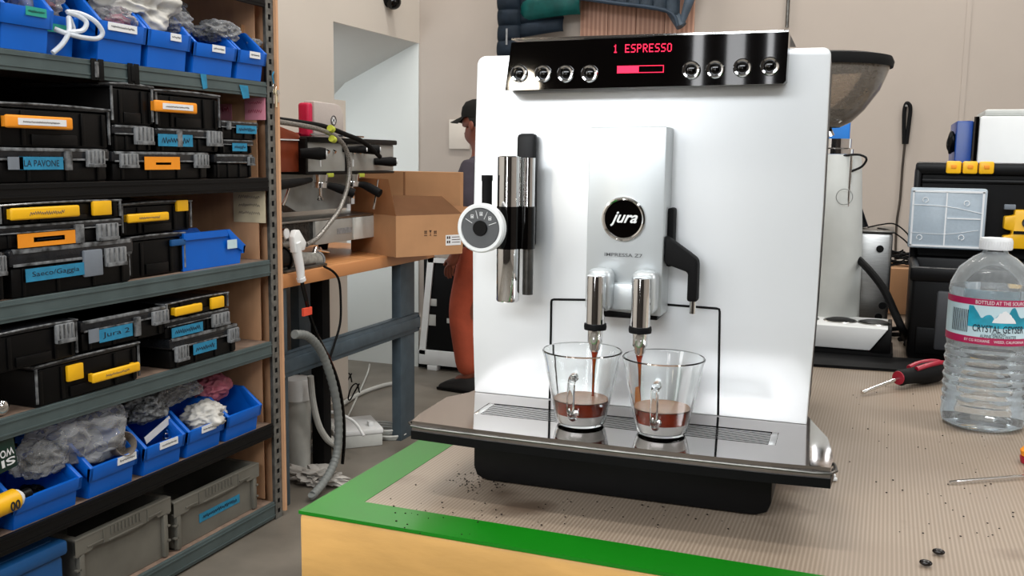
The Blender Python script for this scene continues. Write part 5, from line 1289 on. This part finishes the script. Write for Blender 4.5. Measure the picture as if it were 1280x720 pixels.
# ================================================================== BACK WALL: wood board, jackets, strap
bd0 = ony(727, 5, YB).x; bd1 = ony(868, 45, YB).x; bz0 = ony(790, 52, YB).z
t = thing('coat_board', 'pinkish wooden board on the back wall behind the jackets', 'board', ((bd0+bd1)/2, YB-.001, 0))
zlow = bz0-.15
for k_ in range(4):
    w_ = (bd1-bd0)/4; B().box(-(bd1-bd0)/2+k_*w_+.001, -(bd1-bd0)/2+(k_+1)*w_-.001, -.02, -.001, zlow, 2.75, .002).obj('plank', 'board', t, smooth=False)
B().box(-1.0, .55, -.045, -.0205, 2.62, 2.70, .003).obj('rail', 'board', t)
for x_ in (-.70, .15): B().tube([(x_, -.045, 2.66), (x_, -.09, 2.65), (x_, -.10, 2.69)], .008, 8, 5).obj('hook', 'darksteel', t)
def quilt_panel(b, poly, y, thick=.05, rows=9, seed=0, top=None):
    """puffy panel: poly gives left(z), right(z) outline functions"""
    lf, rf, z0, z1 = poly
    def fn(i, j):
        z = z0(i)+(z1-z0(i))*j; L_, R_ = lf(z), rf(z); x = L_+(R_-L_)*i
        puff = abs(math.sin(j*rows*PI))**.5*.018+thick*(math.sin(PI*i)**.5)
        return (x, y-puff-.012*noise.noise(Vector((x*6+seed, z*6, 1))), z)
    b.grid(fn, 24, rows*8)
# navy jacket with teal lining
def bwx(px, py): p = ony(px, py, YB-.1); return p
jz = ony(650, 52, YB-.1).z; jx0 = ony(631, 30, YB-.1).x; jx1 = ony(727, 20, YB-.1).x
t = thing('navy_jacket', 'navy quilted jacket with teal lining hanging left of the wooden board', 'jacket', (0, YB-.05, 0))
def sub(fnl, fnr, z0, z1, m, name, y=-.04, thick=.05, rows=9, seed=0):
    b = B(); quilt_panel(b, (fnl, fnr, z0, z1), y, thick, rows, seed); return b.obj(name, m, t, solid=.008)
s1 = ony(704, 40, YB-.1).x
sub(lambda z: jx0+.03*(z-jz), lambda z: s1, lambda i: jz-.0+.05*i, 2.66, 'navy', 'body', rows=8)
sub(lambda z: ony(652, 20, YB-.1).x, lambda z: jx1, lambda i: ony(690, 27, YB-.1).z+.03*i, 2.60, 'tealcloth', 'lining', y=-.075, thick=.04, rows=4, seed=3)
sub(lambda z: jx0-.02+.25*max(0, z-2.4), lambda z: jx0+.12+.25*max(0, z-2.4), lambda i: jz-.09, 2.62, 'navy', 'sleeve', y=-.10, thick=.05, rows=8, seed=5)
B().tube([(jx0+.06, -.17, jz+.06), (jx0+.06, -.17, jz-.03)], .006, 8, 1).obj('zip_pull', 'latch', t)
B().tube([(jx0+.15, -.06, 2.60), ((jx0+jx1)/2, -.06, 2.66), (jx1-.1, -.06, 2.60)], .01, 8, 5).obj('collar', 'navy', t)
# slate puffer jacket
t = thing('slate_puffer_jacket', 'slate blue puffer jacket hanging over the wooden board', 'jacket', (0, YB-.075, 0))
kx0, kx1 = ony(727, 2, YB-.1).x, ony(870, 0, YB-.1).x
zl = lambda i: ony(735, 2, YB-.1).z + (ony(840, 20, YB-.1).z-ony(735, 2, YB-.1).z)*i
b = B()
def fn(i, j):
    z = zl(min(i, 1))*(1-j)+2.66*j; x = kx0+(ony(850, 40, YB-.1).x-kx0)*i
    return (x, -.05-.05*math.sin(PI*i)**.5-.02*abs(math.sin(i*8*PI))**.5, z)
b.grid(fn, 64, 16); b.obj('body', 'slate', t, solid=.01)
q0, q1, q2 = ony(838, 10, YB-.1), ony(853, 36, YB-.1), ony(876, -25, YB-.1)
B().tube([q0+Vector((0, -(YB-.1)-.04+.0, 0)), q1+Vector((0, -(YB-.1)-.05, .01))], .03, 10, 1).tube([(q1.x, -.06, q1.z+.012), (q2.x-.03, -.06, q2.z+.03), (q2.x-.10, -.06, 2.66)], lambda q: .012+.055*q, 14, 8).obj('sleeve', 'slate', t)
hem = [(ony(x, y, YB-.1).x, -.13, ony(x, y, YB-.1).z) for x, y in ((728, 1), (770, 7), (838, 17), (852, 36))]
B().tube(hem, .011, 8, 5).obj('hem', 'navy', t)
B().tube([(kx0+.15, -.08, 2.62), ((kx0+kx1)/2, -.07, 2.67), (kx1-.2, -.08, 2.62)], .015, 8, 5).obj('collar', 'slate', t)
# thin pole hanging from the ceiling
p = ony(977, 20, YB-.3)
t = thing('conduit_pole', 'thin vertical conduit on the back wall above the machine right end', 'pole', (p.x, YB-.02, 2.05))
B().cyl((0, 0, 0), (0, 0, ZC-2.06), .009, seg=12).obj('pipe', 'darksteel', t)
for z in (.3, 1.4): B().box(-.02, .02, .0, .019, z-.01, z+.01, .002).obj('bracket', 'darksteel', t)
# hanging strap
t_ = ony(1133, 130, YB-.02); 
t = thing('hanging_strap', 'black looped strap with a long cord hanging on the back wall', 'strap', (t_.x, YB-.001, t_.z))
def sp_(px, py): p = ony(px, py, YB-.02); return Vector((p.x-t_.x, -.022, p.z-t_.z))
B().tube([sp_(1130, 180), sp_(1130, 150), sp_(1131, 135), sp_(1134, 129), sp_(1138, 135), sp_(1136, 155), sp_(1133, 180)], .010, 8, 8).obj('loop', 'blackrough', t)
B().tube([sp_(1131, 180), sp_(1128, 210), sp_(1125, 250), sp_(1120, 292), sp_(1118, 400)], .006, 8, 6).obj('cord', 'darkbrown', t)
B().cyl((.0, 0, -.012), (.0, -.04, -.010), .006).obj('nail', 'darksteel', t)

# ================================================================== PERSON
def skin(name, m, nodes, edges, parent, sub=2, root=0):
    me = bpy.data.meshes.new(name); me.from_pydata([n[:3] for n in nodes], edges, [])
    o = bpy.data.objects.new(name, me); COL.objects.link(o)
    o.modifiers.new('s', 'SKIN')
    for i, v_ in enumerate(me.skin_vertices[0].data):
        r = nodes[i][3]; v_.radius = r if isinstance(r, tuple) else (r, r); v_.use_root = (i == root)
    s2 = o.modifiers.new('d', 'SUBSURF'); s2.levels = sub; s2.render_levels = sub
    o.modifiers['s'].use_smooth_shade = True
    dg = bpy.context.evaluated_depsgraph_get(); nm = bpy.data.meshes.new_from_object(o.evaluated_get(dg))
    o.modifiers.clear(); o.data = nm; nm.name = name; nm.materials.clear(); nm.materials.append(M[m])
    nm.polygons.foreach_set('use_smooth', [True]*len(nm.polygons))
    o.parent = parent
    return o
pp0 = onz(604, 487, 0)
per = thing('person', 'person in a black cap and rust trousers walking left behind the machine', 'person', (pp0.x, pp0.y, 0), math.radians(172))
# local frame: +x forward, +y to the person's left, z up
def arm(s_, fwd, elb, hand):
    return [(.0, s_*.17, 1.29, .052), elb, hand]
nodes = [(0, 0, .88, .115), (0, 0, 1.05, .105), (.01, 0, 1.24, .115), (.02, 0, 1.34, .05), (.035, 0, 1.42, .050), (.055, 0, 1.475, (.062, .070)), (.055, 0, 1.535, (.078, .092)), (.045, 0, 1.60, (.070, .085)),
         # left arm (near side is -y after rotation)
         (.01, .17, 1.28, .05), (-.03, .21, 1.04, .040), (.06, .20, .82, .028),
         (.01, -.17, 1.28, .05), (.02, -.22, 1.04, .040), (.16, -.20, .84, .028),
         (0, .09, .80, .085), (.06, .10, .45, .058), (.02, .10, .10, .038), (.13, .10, .045, .036),
         (0, -.09, .80, .085), (.05, -.10, .45, .058), (-.10, -.10, .11, .038), (.0, -.10, .045, .036),
         # nose and chin
         (.142, 0, 1.515, .013), (.125, 0, 1.445, .020)]
edges = [(0, 1), (1, 2), (2, 3), (3, 4), (4, 5), (5, 6), (6, 7), (2, 8), (8, 9), (9, 10), (2, 11), (11, 12), (12, 13), (0, 14), (14, 15), (15, 16), (16, 17), (0, 18), (18, 19), (19, 20), (20, 21), (6, 22), (5, 23)]
fing = []
for (hx, hy, hz, s_) in ((.06, .20, .82, 1), (.16, -.20, .84, -1)):
    base = 10 if s_ == 1 else 13
    i0 = len(nodes); nodes.append((hx+.03, hy, hz-.055, (.034, .020))); edges.append((base, i0))
    for k_ in range(4):
        dy = (k_-1.5)*.019*s_; ln_ = (.030, .036, .034, .026)[k_]
        a_ = len(nodes)
        nodes.append((hx+.045-(k_-1.5)*.016, hy+.004*s_, hz-.095, .0095)); nodes.append((hx+.056-(k_-1.5)*.016, hy-.004*s_, hz-.095-ln_, .0085)); nodes.append((hx+.054-(k_-1.5)*.016, hy-.014*s_, hz-.095-ln_*1.75, .0075))
        edges += [(i0, a_), (a_, a_+1), (a_+1, a_+2)]
    a_ = len(nodes)
    nodes.append((hx+.070, hy-.006*s_, hz-.055, .011)); nodes.append((hx+.092, hy-.012*s_, hz-.088, .009))
    edges += [(i0, a_), (a_, a_+1)]
skin('body', 'skin', nodes, edges, per, 2, 0)
# jacket: torso and sleeves
nj = [(0, 0, .90, (.155, .125)), (0, 0, 1.05, (.155, .125)), (.01, 0, 1.22, (.165, .13)), (.015, 0, 1.33, (.10, .085)), (.02, 0, 1.365, .065),
      (.01, .17, 1.275, .070), (-.03, .21, 1.04, .058), (.055, .20, .845, .042), (.01, -.17, 1.275, .070), (.02, -.22, 1.04, .058), (.145, -.201, .862, .042)]
skin('jacket', 'jacket', nj, [(0, 1), (1, 2), (2, 3), (3, 4), (2, 5), (5, 6), (6, 7), (2, 8), (8, 9), (9, 10)], per, 2, 0)
nt_ = [(0, 0, .92, (.150, .12)), (0, .0, .86, (.15, .125)), (.015, .085, .74, .105), (.09, .10, .47, .085), (.05, .10, .22, .078), (.03, .10, .09, .075),
       (.01, -.085, .74, .105), (.07, -.10, .47, .085), (-.05, -.10, .22, .078), (-.09, -.10, .11, .072)]
skin('trousers', 'trousers', nt_, [(0, 1), (1, 2), (2, 3), (3, 4), (4, 5), (1, 6), (6, 7), (7, 8), (8, 9)], per, 2, 0)
for (x_, y_) in ((.02, .10), (-.10, -.10)):
    sh_ = B().prism([(x_-.09, .0), (x_+.20, .0), (x_+.205, .03), (x_+.15, .06), (x_+.05, .085), (x_-.06, .095), (x_-.09, .05)], y_-.045, y_+.045, 'xz', .014).obj('shoe', 'shoe', per)
    B().prism([(x_-.095, .0005), (x_+.205, .0005), (x_+.21, .018), (x_-.095, .02)], y_-.050, y_+.050, 'xz', .004).obj('sole', 'black', sh_)
cpn = B().lathe([(.102, 0), (.104, .02), (.098, .055), (.078, .085), (.04, .100), (0, .104)], (.045, 0, 1.565), 36)
cp_ = cpn.obj('cap', 'cap', per, solid=.003)
cp_.scale = (1.0, .88, 1)
def brim(i, j):
    a_ = math.radians(-62+124*i); r0, r1 = .098, .098+.075*math.cos(math.radians(-62+124*i))**.5*1.0
    r = r0+(r1-r0)*j; return (.045+r*math.cos(a_)*1.0, r*math.sin(a_)*.85, 1.572-.028*j-.02*abs(math.sin(a_))*j)
B().grid(brim, 16, 5).obj('cap_brim', 'cap', per, solid=.004)
for s_ in (-1, 1):
    ey = B().sphere((.126, s_*.031, 1.532), .0105, sub=2).obj('eye', 'eyewhite', per); B().sphere((.1345, s_*.032, 1.532), .0045, sub=2).obj('pupil', 'black', ey)
    B().blob((.045, s_*.084, 1.515), .018, .007, .028, .1, 1, 2, 2).obj('ear', 'skin', per)
    B().tube([(.130, s_*.016, 1.549), (.134, s_*.032, 1.554), (.122, s_*.05, 1.550)], .004, 6, 4).obj('eyebrow', 'cap', per)
B().tube([(.122, -.022, 1.474), (.134, 0, 1.476), (.122, .022, 1.474)], .0055, 8, 5).obj('lips', 'parts_dark' if False else 'skin', per)
hr = B().sphere((.03, 0, 1.555), .088, .082, .072, 3)
hr.obj('hair', 'cap', per)
